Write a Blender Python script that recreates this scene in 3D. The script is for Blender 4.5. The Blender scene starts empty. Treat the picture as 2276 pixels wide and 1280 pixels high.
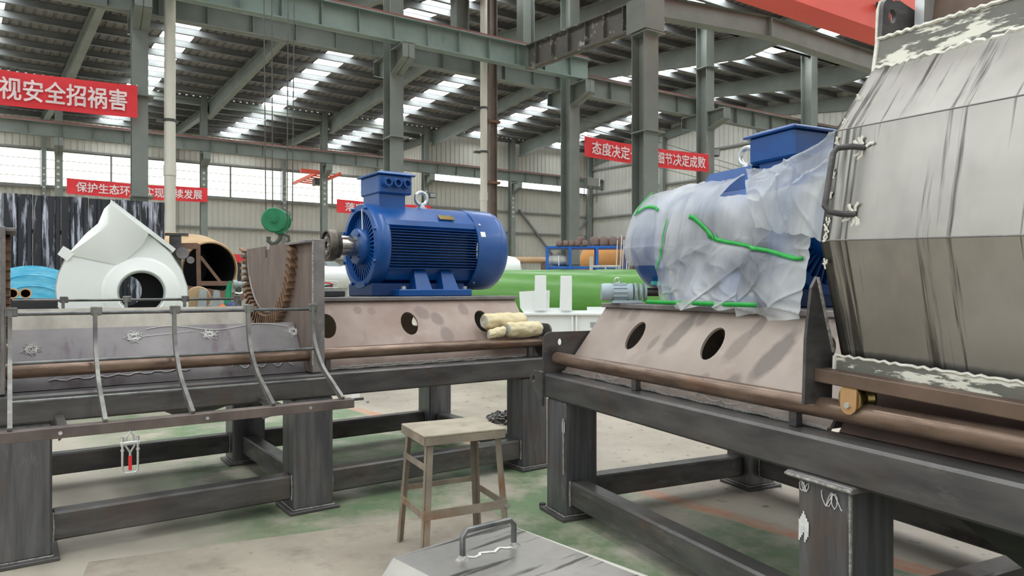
import bpy, math, random
from mathutils import Vector, Matrix, noise
from mathutils.geometry import tessellate_polygon
random.seed(7)
SC = bpy.context.scene
COL = SC.collection
R = math.radians

# ------------------------------------------------------------------ camera, sky, exposure
FPX = 1560.0                       # focal length in pixels of the 2276 x 1280 frame
CAM_Z = 1.5
cam_d = bpy.data.cameras.new('camera')
cam_d.sensor_width = 36.0
cam_d.lens = 36.0 * FPX / 2276.0
cam_d.clip_end = 300
cam = bpy.data.objects.new('camera', cam_d)
COL.objects.link(cam)
cam.location = (0, 0, CAM_Z)
cam.rotation_euler = (R(90), 0, 0)
SC.camera = cam

wd = bpy.data.worlds.new('overcast_sky')
wd.use_nodes = True
SC.world = wd
bg = wd.node_tree.nodes['Background']
bg.inputs[0].default_value = (0.93, 0.96, 1.0, 1)
bg.inputs[1].default_value = 0.7
SKYLIGHT = 14.0                    # daylight carried by the roof's translucent sheets
WINDOW = 1.35
SC.cycles.use_light_tree = False
SC.cycles.max_bounces = 6
SC.cycles.diffuse_bounces = 3
SC.cycles.glossy_bounces = 2
SC.cycles.transparent_max_bounces = 6
SC.cycles.caustics_reflective = False
SC.cycles.caustics_refractive = False
SC.view_settings.view_transform = 'Standard'
SC.view_settings.look = 'None'
SC.view_settings.exposure = 0.0
SC.view_settings.gamma = 1.0
SC.view_settings.use_curve_mapping = False

# ------------------------------------------------------------------ materials
def lin(c):
    return tuple((x / 255 / 12.92) if x / 255 <= 0.04045 else ((x / 255 + 0.055) / 1.055) ** 2.4 for x in c) + (1.0,)

MATS = {}
def nd(nt, kind, **kw):
    n = nt.nodes.new(kind)
    for k, v in kw.items():
        setattr(n, k, v)
    return n

def ramp_mask(nt, src, lo, hi):
    m = nd(nt, 'ShaderNodeMapRange')
    m.inputs['From Min'].default_value = lo
    m.inputs['From Max'].default_value = hi
    nt.links.new(src, m.inputs['Value'])
    return m.outputs[0]

def noise_out(nt, vec, scale, stretch=(1, 1, 1), detail=4.0, rough=0.6, off=(0, 0, 0)):
    mp = nd(nt, 'ShaderNodeMapping')
    mp.inputs['Scale'].default_value = stretch
    mp.inputs['Location'].default_value = off
    nt.links.new(vec, mp.inputs['Vector'])
    n = nd(nt, 'ShaderNodeTexNoise')
    n.inputs['Scale'].default_value = scale
    n.inputs['Detail'].default_value = detail
    n.inputs['Roughness'].default_value = rough
    nt.links.new(mp.outputs[0], n.inputs['Vector'])
    return n.outputs[0]

def mixc(nt, fac, a, b):
    m = nd(nt, 'ShaderNodeMix', data_type='RGBA')
    if isinstance(fac, float):
        m.inputs[0].default_value = fac
    else:
        nt.links.new(fac, m.inputs[0])
    for s, v in ((6, a), (7, b)):
        if isinstance(v, tuple):
            m.inputs[s].default_value = v
        else:
            nt.links.new(v, m.inputs[s])
    return m.outputs[2]

def mat(name, c1, c2=None, scale=6, stretch=(1, 1, 1), lo=0.35, hi=0.65, rough=0.5, metal=0.0, bump=0.0, bscale=40,
        layers=(), coat=0.0, rvar=0.0, spots=(), spec=0.5):
    """Principled procedural material. layers: (colour, scale, stretch, lo, hi); spots: ellipses (cx, cz, rx, rz, ang, colour, strength) in object x/z"""
    if name in MATS:
        return MATS[name]
    m = bpy.data.materials.new(name)
    m.use_nodes = True
    nt = m.node_tree
    b = nt.nodes['Principled BSDF']
    tc = nd(nt, 'ShaderNodeTexCoord')
    vec = tc.outputs['Object']
    if c2 is None:
        c2 = tuple(min(255, x * 1.12) for x in c1)
    n = noise_out(nt, vec, scale, stretch)
    col = mixc(nt, ramp_mask(nt, n, lo, hi), lin(c1), lin(c2))
    for i, (lc, ls, lst, l0, l1) in enumerate(layers):
        n2 = noise_out(nt, vec, ls, lst, 5.0, 0.65, (3.1 * i + 1.7, 5.3, 2.2))
        col = mixc(nt, ramp_mask(nt, n2, l0, l1), col, lin(lc))
    nz = noise_out(nt, vec, 26) if spots else None
    for cx, cz, rx, rz, ang, sc_, st in spots:
        mp = nd(nt, 'ShaderNodeMapping', vector_type='TEXTURE')
        mp.inputs['Location'].default_value = (cx, 0, cz)
        mp.inputs['Rotation'].default_value = (0, ang, 0)
        mp.inputs['Scale'].default_value = (rx, 50, rz)
        nt.links.new(vec, mp.inputs['Vector'])
        ln = nd(nt, 'ShaderNodeVectorMath', operation='LENGTH')
        nt.links.new(mp.outputs[0], ln.inputs[0])
        ad = nd(nt, 'ShaderNodeMath', operation='MULTIPLY_ADD')
        nt.links.new(nz, ad.inputs[0])
        ad.inputs[1].default_value = 0.5
        nt.links.new(ln.outputs['Value'], ad.inputs[2])
        mr = nd(nt, 'ShaderNodeMapRange')
        mr.inputs['From Min'].default_value = 1.0
        mr.inputs['From Max'].default_value = 1.4
        mr.inputs['To Min'].default_value = st
        mr.inputs['To Max'].default_value = 0.0
        nt.links.new(ad.outputs[0], mr.inputs['Value'])
        col = mixc(nt, mr.outputs[0], col, lin(sc_))
    nt.links.new(col, b.inputs['Base Color'])
    b.inputs['Metallic'].default_value = metal
    b.inputs['Roughness'].default_value = rough
    b.inputs['Specular IOR Level'].default_value = spec
    if rvar:
        mr = nd(nt, 'ShaderNodeMapRange')
        mr.inputs['To Min'].default_value = max(0.05, rough - rvar)
        mr.inputs['To Max'].default_value = min(1, rough + rvar)
        nt.links.new(noise_out(nt, vec, scale * 1.7, stretch), mr.inputs['Value'])
        nt.links.new(mr.outputs[0], b.inputs['Roughness'])
    if coat:
        b.inputs['Coat Weight'].default_value = coat
        b.inputs['Coat Roughness'].default_value = 0.15
    if bump:
        bp = nd(nt, 'ShaderNodeBump')
        bp.inputs['Strength'].default_value = bump
        bp.inputs['Distance'].default_value = 0.01
        nt.links.new(noise_out(nt, vec, bscale), bp.inputs['Height'])
        nt.links.new(bp.outputs[0], b.inputs['Normal'])
    MATS[name] = m
    return m

def emit(name, c, strength):
    m = bpy.data.materials.new(name)
    m.use_nodes = True
    b = m.node_tree.nodes['Principled BSDF']
    b.inputs['Base Color'].default_value = lin(c)
    b.inputs['Emission Color'].default_value = lin(c)
    b.inputs['Emission Strength'].default_value = strength
    b.inputs['Roughness'].default_value = 0.5
    MATS[name] = m
    return m

# ------------------------------------------------------------------ mesh building
class MB:
    def __init__(s):
        s.v, s.f = [], []
    def add(s, vs, fs):
        o = len(s.v)
        s.v.extend(tuple(p) for p in vs)
        s.f.extend(tuple(i + o for i in q) for q in fs)
        return s
    def box(s, x0, x1, y0, y1, z0, z1, ch=0.0):
        if ch <= 0:
            vs = [(x, y, z) for x in (x0, x1) for y in (y0, y1) for z in (z0, z1)]
            return s.add(vs, [(0, 1, 3, 2), (4, 6, 7, 5), (0, 4, 5, 1), (2, 3, 7, 6), (0, 2, 6, 4), (1, 5, 7, 3)])
        c = min(ch, (x1 - x0) * .45, (y1 - y0) * .45, (z1 - z0) * .45)
        X, Y, Z = (x0, x1), (y0, y1), (z0, z1)
        vs, ix = [], {}
        for i in (0, 1):
            for j in (0, 1):
                for k in (0, 1):
                    dx, dy, dz = (c if i == 0 else -c), (c if j == 0 else -c), (c if k == 0 else -c)
                    ix[i, j, k, 0] = len(vs); vs.append((X[i], Y[j] + dy, Z[k] + dz))
                    ix[i, j, k, 1] = len(vs); vs.append((X[i] + dx, Y[j], Z[k] + dz))
                    ix[i, j, k, 2] = len(vs); vs.append((X[i] + dx, Y[j] + dy, Z[k]))
        fs = []
        for i in (0, 1):
            fs.append(tuple(ix[i, j, k, 0] for j, k in ((0, 0), (0, 1), (1, 1), (1, 0))))
            fs.append(tuple(ix[j, i, k, 1] for j, k in ((0, 0), (0, 1), (1, 1), (1, 0))))
            fs.append(tuple(ix[j, k, i, 2] for j, k in ((0, 0), (0, 1), (1, 1), (1, 0))))
        for i in (0, 1):
            for j in (0, 1):
                fs.append((ix[i, j, 0, 0], ix[i, j, 1, 0], ix[i, j, 1, 1], ix[i, j, 0, 1]))
                fs.append((ix[i, 0, j, 0], ix[i, 1, j, 0], ix[i, 1, j, 2], ix[i, 0, j, 2]))
                fs.append((ix[0, i, j, 1], ix[1, i, j, 1], ix[1, i, j, 2], ix[0, i, j, 2]))
                for k in (0, 1):
                    fs.append((ix[i, j, k, 0], ix[i, j, k, 1], ix[i, j, k, 2]))
        return s.add(vs, fs)
    def hexa(s, p):                 # eight points: bottom four, top four
        return s.add(p, [(3, 2, 1, 0), (4, 5, 6, 7), (0, 1, 5, 4), (1, 2, 6, 5), (2, 3, 7, 6), (3, 0, 4, 7)])
    def cyl(s, p0, p1, r0, r1=None, n=20, caps=True):
        p0, p1 = Vector(p0), Vector(p1)
        r1 = r0 if r1 is None else r1
        a = (p1 - p0).normalized()
        u = a.orthogonal().normalized()
        w = a.cross(u)
        vs = []
        for p, r in ((p0, r0), (p1, r1)):
            for i in range(n):
                t = 2 * math.pi * i / n
                vs.append(p + (u * math.cos(t) + w * math.sin(t)) * r)
        fs = [(i, (i + 1) % n, n + (i + 1) % n, n + i) for i in range(n)]
        if caps:
            fs += [tuple(range(n - 1, -1, -1)), tuple(range(n, 2 * n))]
        return s.add(vs, fs)
    def lathe(s, p0, axis, prof, n=28, ring=False):      # prof: (distance along axis, radius)
        p0, a = Vector(p0), Vector(axis).normalized()
        u = a.orthogonal().normalized()
        w = a.cross(u)
        vs, fs = [], []
        for h, r in prof:
            for i in range(n):
                t = 2 * math.pi * i / n
                vs.append(p0 + a * h + (u * math.cos(t) + w * math.sin(t)) * r)
        for k in range(len(prof) - 1):
            for i in range(n):
                j = (i + 1) % n
                fs.append((k * n + i, k * n + j, (k + 1) * n + j, (k + 1) * n + i))
        if prof[0][1] > 1e-4 and not ring:
            fs.append(tuple(range(n - 1, -1, -1)))
        if prof[-1][1] > 1e-4 and not ring:
            o = (len(prof) - 1) * n
            fs.append(tuple(range(o, o + n)))
        return s.add(vs, fs)
    def tube(s, pts, r, n=8, closed=False, flat=None):
        pts = [Vector(p) for p in pts]
        m = len(pts)
        vs, fs = [], []
        prev = None
        for i, p in enumerate(pts):
            q0 = pts[i - 1] if (i > 0 or closed) else p
            q1 = pts[(i + 1) % m] if (i < m - 1 or closed) else p
            d = (q1 - q0).normalized()
            if prev is None:
                u = Vector(flat) if flat else d.orthogonal()
            else:
                u = prev
            u = (u - d * u.dot(d))
            u = u.normalized() if u.length > 1e-6 else d.orthogonal().normalized()
            prev = u
            w = d.cross(u)
            for k in range(n):
                t = 2 * math.pi * (k + 0.5) / n
                ru, rw = (r, r) if not isinstance(r, tuple) else r
                sq = 1.414 if n == 4 else 1.0
                vs.append(p + u * math.cos(t) * ru * sq + w * math.sin(t) * rw * sq)
        cnt = m if closed else m - 1
        for i in range(cnt):
            a, b = i * n, ((i + 1) % m) * n
            for k in range(n):
                l = (k + 1) % n
                fs.append((a + k, a + l, b + l, b + k))
        if not closed:
            fs += [tuple(range(n - 1, -1, -1)), tuple(range((m - 1) * n, m * n))]
        return s.add(vs, fs)
    def prism(s, poly, fn, w0, w1, holes=()):
        """2-D polygon (with holes) swept between w0 and w1; fn(u, v, w) gives the point"""
        loops = [list(poly)] + [list(h) for h in holes]
        tri = tessellate_polygon([[Vector((p[0], p[1], 0)) for p in l] for l in loops])
        flat = [p for l in loops for p in l]
        n = len(flat)
        vs = [fn(p[0], p[1], w0) for p in flat] + [fn(p[0], p[1], w1) for p in flat]
        fs = [tuple(t) for t in tri] + [tuple(i + n for i in reversed(t)) for t in tri]
        o = 0
        for l in loops:
            k = len(l)
            for i in range(k):
                j = (i + 1) % k
                fs.append((o + i, o + j, n + o + j, n + o + i))
            o += k
        return s.add(vs, fs)
    def grid(s, nu, nv, fn, cu=False):
        vs = [fn(i / (nu - (0 if cu else 1)), j / (nv - 1)) for i in range(nu) for j in range(nv)]
        fs = []
        for i in range(nu if cu else nu - 1):
            a, b = i * nv, ((i + 1) % nu) * nv
            for j in range(nv - 1):
                fs.append((a + j, b + j, b + j + 1, a + j + 1))
        return s.add(vs, fs)
    def build(s, name, m, parent=None, smooth=35, recalc=True):
        me = bpy.data.meshes.new(name)
        me.from_pydata(s.v, [], s.f)
        if recalc:
            import bmesh
            bm = bmesh.new()
            bm.from_mesh(me)
            bmesh.ops.recalc_face_normals(bm, faces=bm.faces)
            bm.to_mesh(me)
            bm.free()
        if smooth:
            me.polygons.foreach_set('use_smooth', [True] * len(me.polygons))
            me.set_sharp_from_angle(angle=R(smooth))
        me.materials.append(MATS[m] if isinstance(m, str) else m)
        o = bpy.data.objects.new(name, me)
        COL.objects.link(o)
        if parent is not None:
            o.parent = parent
        return o

def tag(o, label, cat, group=None, kind=None):
    o['label'] = label
    o['category'] = cat
    if group:
        o['group'] = group
    if kind:
        o['kind'] = kind
    return o

def empty(name, loc=(0, 0, 0), rz=0.0, label=None, cat=None, group=None, kind=None):
    o = bpy.data.objects.new(name, None)
    o.empty_display_size = 0.2
    COL.objects.link(o)
    o.location = loc
    o.rotation_euler = (0, 0, rz)
    if label:
        tag(o, label, cat, group, kind)
    return o

def share(src, name, parent, M=None):
    o = src.copy()
    o.name = name
    COL.objects.link(o)
    o.parent = parent
    if M is not None:
        o.matrix_local = M
    return o

def at(px, py, Y):                  # a point seen at pixel px, py at depth Y
    return Vector(((px - 1138) / FPX * Y, Y, CAM_Z + (640 - py) / FPX * Y))

def arc(cx, cy, rx, ry, a0, a1, n):
    return [(cx + rx * math.cos(R(a0 + (a1 - a0) * i / (n - 1))), cy + ry * math.sin(R(a0 + (a1 - a0) * i / (n - 1)))) for i in range(n)]

def ellipse(cx, cy, rx, ry, n=20, rot=0.0):
    out = []
    for i in range(n):
        t = 2 * math.pi * i / n
        x, y = rx * math.cos(t), ry * math.sin(t)
        out.append((cx + x * math.cos(rot) - y * math.sin(rot), cy + x * math.sin(rot) + y * math.cos(rot)))
    return out

# materials
mat('floor_paint', (156, 148, 134), (184, 176, 160), 0.7, rough=0.55, rvar=.15)
mat('steel_black', (74, 72, 73), (102, 99, 97), 2.2, (1, 1, 4), rough=0.38, metal=0.35, rvar=.14,
    layers=(((126, 122, 118), 7, (.5, 1, 2), .6, .82), ((96, 78, 68), 2.2, (1, 1, 1), .54, .78), ((58, 56, 58), 3.4, (.6, 1, 1.5), .56, .72)))
mat('steel_leg', (80, 80, 84), (112, 111, 112), 3, (6, 6, .5), rough=0.36, metal=0.35, rvar=.14, layers=(((104, 88, 78), 3, (1, 1, .6), .54, .76), ((140, 137, 132), 5, (3, 3, .8), .64, .8)))
mat('steel_grey', (112, 108, 108), (146, 140, 138), 2.5, (1, 1, 1.5), rough=0.45, metal=0.35, rvar=.12, layers=(((176, 172, 168), 7, (1, 1, 1), .62, .85),))
mat('steel_edge', (170, 168, 164), (205, 203, 198), 8, rough=0.4, metal=.3)
mat('weld', (188, 184, 178), (128, 124, 120), 60, rough=0.5, metal=0.4, bump=.6, bscale=160)
mat('chalk', (232, 230, 226), (210, 208, 205), 60, rough=0.9)
mat('pipe_rust', (104, 84, 72), (142, 120, 104), 4, (1, 6, 6), rough=0.3, metal=0.5, rvar=.1, layers=(((134, 86, 58), 5, (.4, 1, 1), .62, .85),))
mat('rust', (120, 76, 52), (150, 104, 74), 9, rough=0.75)
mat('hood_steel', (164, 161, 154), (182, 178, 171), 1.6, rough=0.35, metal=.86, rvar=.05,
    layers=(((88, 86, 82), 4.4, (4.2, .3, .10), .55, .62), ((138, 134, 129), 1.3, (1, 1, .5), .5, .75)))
mat('hood_flange', (98, 98, 90), (116, 114, 106), 4, rough=.55, layers=(((222, 220, 206), 6.0, (.8, 1, 3.5), .53, .58),))
mat('primer', (232, 230, 220), (206, 202, 190), 30, rough=.85)
mat('motor_blue', (6, 70, 138), (10, 80, 150), 5, rough=0.38, coat=.25)
mat('motor_blue_dark', (6, 44, 92), (8, 52, 104), 5, rough=0.45)
mat('machined', (176, 170, 158), (196, 190, 178), 30, (1, 1, 1), rough=0.22, metal=.95)
mat('hub_iron', (84, 78, 72), (122, 112, 102), 14, rough=.42, metal=.7)
mat('column_green', (112, 119, 113), (126, 132, 126), 1.2, rough=.55)
mat('beam_green', (118, 136, 130), (134, 150, 142), 1.0, rough=.5, layers=(((88, 84, 80), 2.2, (1, 1, 1), .62, .8),))
mat('beam_worn', (88, 92, 88), (104, 100, 94), 1.6, rough=.6, layers=(((186, 188, 180), 3.2, (1, 1, 1), .58, .66),))
mat('rail_red', (124, 82, 78), (140, 92, 86), 2, rough=.65)
mat('roof_sheet', (112, 110, 108), (126, 124, 121), .7, rough=.6)
mat('purlin', (96, 99, 99), (110, 112, 111), 1, rough=.55)
mat('wall_sheet', (178, 176, 166), (190, 188, 178), .5, rough=.6)
mat('wall_sheet_end', (170, 170, 162), (184, 183, 174), .5, rough=.6)
mat('girt', (112, 114, 110), (124, 126, 121), 1, rough=.6)
mat('pvc_white', (206, 204, 190), (214, 212, 200), 2, rough=.45)
mat('post_brown', (112, 102, 94), (132, 118, 108), 3, rough=.6)
mat('banner_red', (214, 44, 52), (226, 58, 64), 1.5, rough=.7)
mat('banner_white', (240, 222, 222), (236, 214, 214), 3, rough=.7)
mat('crane_red', (214, 74, 58), (224, 84, 66), .6, rough=.45)
mat('crane_orange', (214, 82, 60), (222, 92, 70), 2, rough=.5)
mat('cable', (70, 68, 68), (84, 82, 80), 10, rough=.5)
mat('hook_green', (24, 112, 74), (34, 132, 88), 6, rough=.5, layers=(((26, 60, 44), 8, (1, 1, 1), .62, .75),))
mat('hook_dark', (66, 74, 68), (86, 90, 84), 9, rough=.5, metal=.3)
mat('white_paint', (234, 238, 235), (238, 241, 238), 2, rough=.42)
mat('fence_black', (34, 35, 40), (48, 49, 56), 3, (3, 3, .3), rough=.25, rvar=.12, layers=(((190, 192, 204), 2.6, (3.4, 3.4, .36), .51, .60),))  # pale vertical streaks paint glossy reflections into the black sheet's colour
mat('film_blue', (60, 168, 208), (110, 200, 228), 4, (1, 1, 5), rough=.22, coat=.4, bump=.4, bscale=9)
mat('cardboard', (186, 150, 112), (198, 166, 128), 12, rough=.8)
mat('brown_dark', (70, 52, 44), (86, 66, 56), 5, rough=.8)
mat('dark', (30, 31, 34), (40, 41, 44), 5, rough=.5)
mat('tan_shell', (184, 152, 114), (196, 166, 128), 3, rough=.65)
mat('frame_brown', (104, 78, 66), (128, 98, 82), 4, rough=.65)
mat('grey_paint', (150, 158, 160), (166, 174, 176), 4, rough=.5)
mat('guard_green', (28, 136, 96), (38, 150, 108), 5, rough=.45)
mat('orange', (236, 104, 32), (244, 122, 52), 6, rough=.6)
mat('denim', (58, 72, 112), (96, 104, 140), 22, rough=.9, bump=.5, bscale=60)
mat('plate_brown', (146, 124, 114), (170, 152, 142), 1.8, rough=.55, metal=.1, rvar=.1, layers=(((186, 172, 162), 4, (1, 1, 1), .6, .85), ((112, 92, 84), 2.4, (1, 1, 1), .62, .8)),
    spots=[(.36, 1.33, .035, .03, 0, (116, 98, 92), .55), (.47, 1.32, .035, .03, 0, (120, 100, 94), .5), (.9, 1.3, .07, .05, .4, (112, 98, 94), .6), (1.02, 1.25, .06, .05, .4, (110, 96, 92), .6), (1.06, 1.12, .06, .07, .3, (112, 98, 94), .6), (.98, 1.02, .05, .04, 0, (116, 102, 98), .5), (1.3, 1.32, .05, .05, .3, (112, 98, 94), .5)])
mat('plate_brown_shoe', (152, 136, 126), (172, 158, 148), 1.8, rough=.55, metal=.1, rvar=.1, layers=(((186, 174, 166), 4, (1, 1, 1), .6, .85),),
    spots=[(.95, 1.24, .06, .13, .5, (108, 98, 92), .75), (1.08, 1.33, .04, .05, .5, (112, 102, 96), .6), (1.52, 1.30, .035, .06, .4, (112, 100, 94), .6), (1.72, 1.17, .06, .14, .5, (104, 94, 88), .8), (1.46, 1.2, .05, .09, .5, (118, 106, 100), .6),
           (1.97, 1.31, .05, .10, .45, (112, 100, 94), .7), (1.56, 1.02, .05, .06, .4, (104, 94, 88), .7), (1.36, 1.03, .03, .03, .4, (110, 98, 92), .6), (.78, 1.17, .03, .05, .4, (116, 106, 100), .6), (.3, 1.34, .05, .06, .6, (116, 104, 98), .5), (.42, 1.33, .05, .05, .6, (116, 104, 98), .5)])
mat('housing', (108, 94, 86), (128, 112, 103), 4, (3, 3, .7), rough=.6, metal=.2, layers=(((150, 134, 122), 5, (2, 2, .6), .58, .8),))
mat('tooth_rust', (106, 80, 62), (146, 114, 88), 14, rough=.65, metal=.2)
mat('rear_plate', (170, 162, 150), (186, 180, 168), 3, (4, 4, .6), rough=.6)
mat('inner_plate', (112, 106, 108), (142, 136, 136), 2, (1, 1, 1), rough=.45, metal=.25, layers=(((92, 78, 84), 1.6, (2.2, 1, .4), .6, .7), ((176, 172, 172), 5, (1, 1, 1), .66, .85)))
mat('rod_steel', (88, 90, 92), (120, 120, 118), 12, rough=.36, metal=.6)
mat('rib_steel', (96, 95, 94), (140, 138, 132), 8, rough=.42, metal=.45)
mat('bar_steel', (92, 82, 78), (120, 108, 102), 4, rough=.5, metal=.3)
mat('zinc', (196, 200, 200), (214, 216, 214), 12, rough=.3, metal=.7)
mat('red_grip', (206, 36, 44), (214, 46, 54), 10, rough=.4)
mat('gold_zinc', (196, 150, 104), (206, 166, 122), 6, rough=.35, metal=.5)
mat('brass', (150, 132, 84), (168, 150, 100), 20, rough=.25, metal=.9)
mat('stool_top', (156, 146, 128), (176, 166, 148), 7, (1, 1, 1), rough=.6, layers=(((132, 118, 100), 5, (1, 1, 1), .58, .75),))
mat('stool_leg', (132, 122, 110), (160, 148, 132), 6, (1, 1, .8), rough=.55, metal=.2, layers=(((146, 98, 64), 4, (1, 1, .7), .58, .74),))
mat('cloth_cream', (212, 196, 156), (226, 212, 176), 10, rough=.95, bump=.5, bscale=30)
mat('chain_steel', (78, 76, 76), (120, 116, 114), 30, rough=.4, metal=.6)
mat('tank_green', (70, 126, 40), (86, 140, 54), 1.2, (1, 4, 4), rough=.36, coat=.1)
mat('rack_blue', (22, 92, 176), (30, 102, 188), 5, rough=.45)
mat('elbow', (96, 76, 70), (118, 96, 88), 5, rough=.6)
mat('tank_orange', (206, 144, 78), (216, 158, 94), 3, rough=.7)
mat('gear_motor', (160, 176, 184), (176, 190, 196), 6, rough=.45)
mat('teal', (60, 176, 176), (72, 188, 188), 6, rough=.4)
mat('strap_green', (24, 150, 56), (34, 164, 66), 20, rough=.45)
mat('dusty_grey', (190, 188, 178), (204, 202, 192), 4, rough=.7)
mat('mat_brown', (150, 140, 127), (170, 160, 145), 1.8, rough=.8, layers=(((126, 115, 105), 3, (1, 1, 1), .5, .75), ((100, 91, 84), 14, (1, 1, 1), .62, .8)))
mat('brown_mill', (96, 78, 66), (120, 98, 84), 4, rough=.5, metal=.3)
mat('lamp_glass', (150, 156, 156), (160, 166, 166), 4, rough=.2)
emit('skylight_sheet', (244, 250, 252), SKYLIGHT)
emit('window_sheet', (238, 246, 232), WINDOW)
emit('window_clear', (248, 252, 255), WINDOW * 2.6)

# ------------------------------------------------------------------ the hall: s runs along the column rows, r across the spans
P1 = Vector((-7.88, 14.84, 0))
U = Vector((.8434, .5373, 0))
V = Vector((-.6367, .7711, 0))
def W(s, r, z=0.0):
    return P1 + U * s + V * r + Vector((0, 0, z))
UA = math.atan2(U.y, U.x)
def wbox(mb, s0, s1, r0, r1, z0, z1):
    return mb.hexa([W(s0, r0, z0), W(s1, r0, z0), W(s1, r1, z0), W(s0, r1, z0), W(s0, r0, z1), W(s1, r0, z1), W(s1, r1, z1), W(s0, r1, z1)])

# floor: worn concrete with a green painted lane edged by an orange line
def floor_material():
    m = MATS['floor_paint']
    nt = m.node_tree
    b = nt.nodes['Principled BSDF']
    base = b.inputs['Base Color'].links[0].from_socket
    tc = nd(nt, 'ShaderNodeTexCoord')
    vec = tc.outputs['Object']
    dot = nd(nt, 'ShaderNodeVectorMath', operation='DOT_PRODUCT')
    sub = nd(nt, 'ShaderNodeVectorMath', operation='SUBTRACT')
    sub.inputs[1].default_value = (.88, 5.26, 0)
    nt.links.new(vec, sub.inputs[0])
    nt.links.new(sub.outputs[0], dot.inputs[0])
    dot.inputs[1].default_value = (.7711, .6367, 0)
    q = dot.outputs['Value']
    def mul(a, c):
        n = nd(nt, 'ShaderNodeMath', operation='MULTIPLY')
        nt.links.new(a, n.inputs[0])
        if isinstance(c, float):
            n.inputs[1].default_value = c
        else:
            nt.links.new(c, n.inputs[1])
        return n.outputs[0]
    wear = ramp_mask(nt, noise_out(nt, vec, 1.6, (1, 1, 1), 6, .7), .38, .56)
    green = mul(mul(ramp_mask(nt, q, -3.0, -2.3), ramp_mask(nt, q, -.03, -.07)), wear)
    col = mixc(nt, mul(green, .95), base, lin((104, 128, 92)))
    wear2 = ramp_mask(nt, noise_out(nt, vec, 3.1, (1, 1, 1), 6, .7, (4, 1, 0)), .32, .56)
    line = mul(mul(ramp_mask(nt, q, -.06, -.03), ramp_mask(nt, q, .12, .08)), wear2)
    col = mixc(nt, mul(line, .75), col, lin((196, 118, 72)))
    dirt = ramp_mask(nt, noise_out(nt, vec, 7, (1, 1, 1), 6, .75, (9, 2, 0)), .58, .76)
    col = mixc(nt, mul(dirt, .35), col, lin((92, 84, 76)))
    grime = mul(mul(ramp_mask(nt, q, .05, .5), ramp_mask(nt, q, 3.2, 2.2)), ramp_mask(nt, noise_out(nt, vec, 1.1, (1, 1, 1), 5, .6, (2, 7, 0)), .3, .6))
    col = mixc(nt, mul(grime, .5), col, lin((132, 116, 106)))
    oil = mul(mul(ramp_mask(nt, q, .02, .4), ramp_mask(nt, q, 3.4, 2.4)), ramp_mask(nt, noise_out(nt, vec, 9, (1, 1, 1), 3, .5, (5, 3, 0)), .64, .7))
    col = mixc(nt, mul(oil, .7), col, lin((58, 52, 48)))
    nt.links.new(col, b.inputs['Base Color'])
floor_material()
fl = MB()
c4 = [W(-46, -46, 0), W(31.3, -46, 0), W(31.3, 26.8, 0), W(-46, 26.8, 0)]
fl.hexa([p - Vector((0, 0, .2)) for p in c4] + c4)
tag(fl.build('floor', 'floor_paint'), 'worn concrete factory floor with faded green lane and orange line', 'floor', kind='structure')

# roof: slopes (r0, z0) -> (r1, z1), running along s
ceil_ = empty('ceiling', (0, 0, 0), 0, 'grey corrugated steel roof on purlins with translucent skylight strips', 'roof', kind='structure')
EV, RG = 10.7, 11.6
SLOPES = [(-44, EV, -38, RG, 31), (-38, RG, -32, EV, 31), (-32, EV, -26, RG, 31), (-26, RG, -20, EV, 31), (-20, EV, -10, RG, 31), (-10, RG, 0, EV, 31), (0, EV, 10, RG, 31), (10, RG, 20, EV, 31), (20, 10.6, 26.5, 10.45, 19)]  # spans behind the camera's own are unseen, added for their skylight
S0 = -44  # roof carried far past the view, added for light from that side
STRIPS = [4 + 6 * k for k in range(-8, 5)]
SW = .55
for (r0, z0, r1, z1, send) in SLOPES:
    # sheets between the skylight strips, ribbed across
    edges = [S0]
    for s in STRIPS:
        if s + SW < send:
            edges += [s - SW, s + SW]
    edges.append(send)
    for a, b_ in zip(edges[0::2], edges[1::2]):
        mb = MB()
        n = max(1, round((b_ - a) / .3))
        us = []
        for i in range(n):
            u0 = a + (b_ - a) * i / n
            p = (b_ - a) / n
            us += [(u0, 0), (u0 + p * .62, 0), (u0 + p * .72, .05), (u0 + p * .9, .05)]
        us.append((b_, 0))
        vs = []
        for u, h in us:
            vs += [W(u, r0, z0 + h), W(u, r1, z1 + h)]
        mb.add(vs, [(2 * i, 2 * i + 1, 2 * i + 3, 2 * i + 2) for i in range(len(us) - 1)])
        mb.build('roof_sheet', 'roof_sheet', ceil_, smooth=0, recalc=False)
    npur = max(3, round(abs(r1 - r0) / 1.25))
    for k in range(npur + 1):
        f = (k + .02) / (npur + .04)
        r, z = r0 + (r1 - r0) * f, z0 + (z1 - z0) * f
        mb = MB()
        wbox(mb, S0, send, r - .04, r + .04, z - .24, z - .015)
        wbox(mb, S0, send, r - .1, r + .04, z - .26, z - .24)
        mb.build('purlin', 'purlin', ceil_, smooth=0)
    for s in STRIPS:
        if s + SW >= send:
            continue
        for k in range(npur):
            f0, f1 = (k + .06) / npur, (k + .94) / npur
            mb = MB()
            q = [W(s + e * SW, r0 + (r1 - r0) * f, z0 + (z1 - z0) * f + .0) for f, e in ((f0, -1), (f0, 1), (f1, 1), (f1, -1))]
            mb.add(q, [(3, 2, 1, 0)])
            mb.build('skylight_panel', 'skylight_sheet', ceil_, smooth=0, recalc=False)
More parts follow.
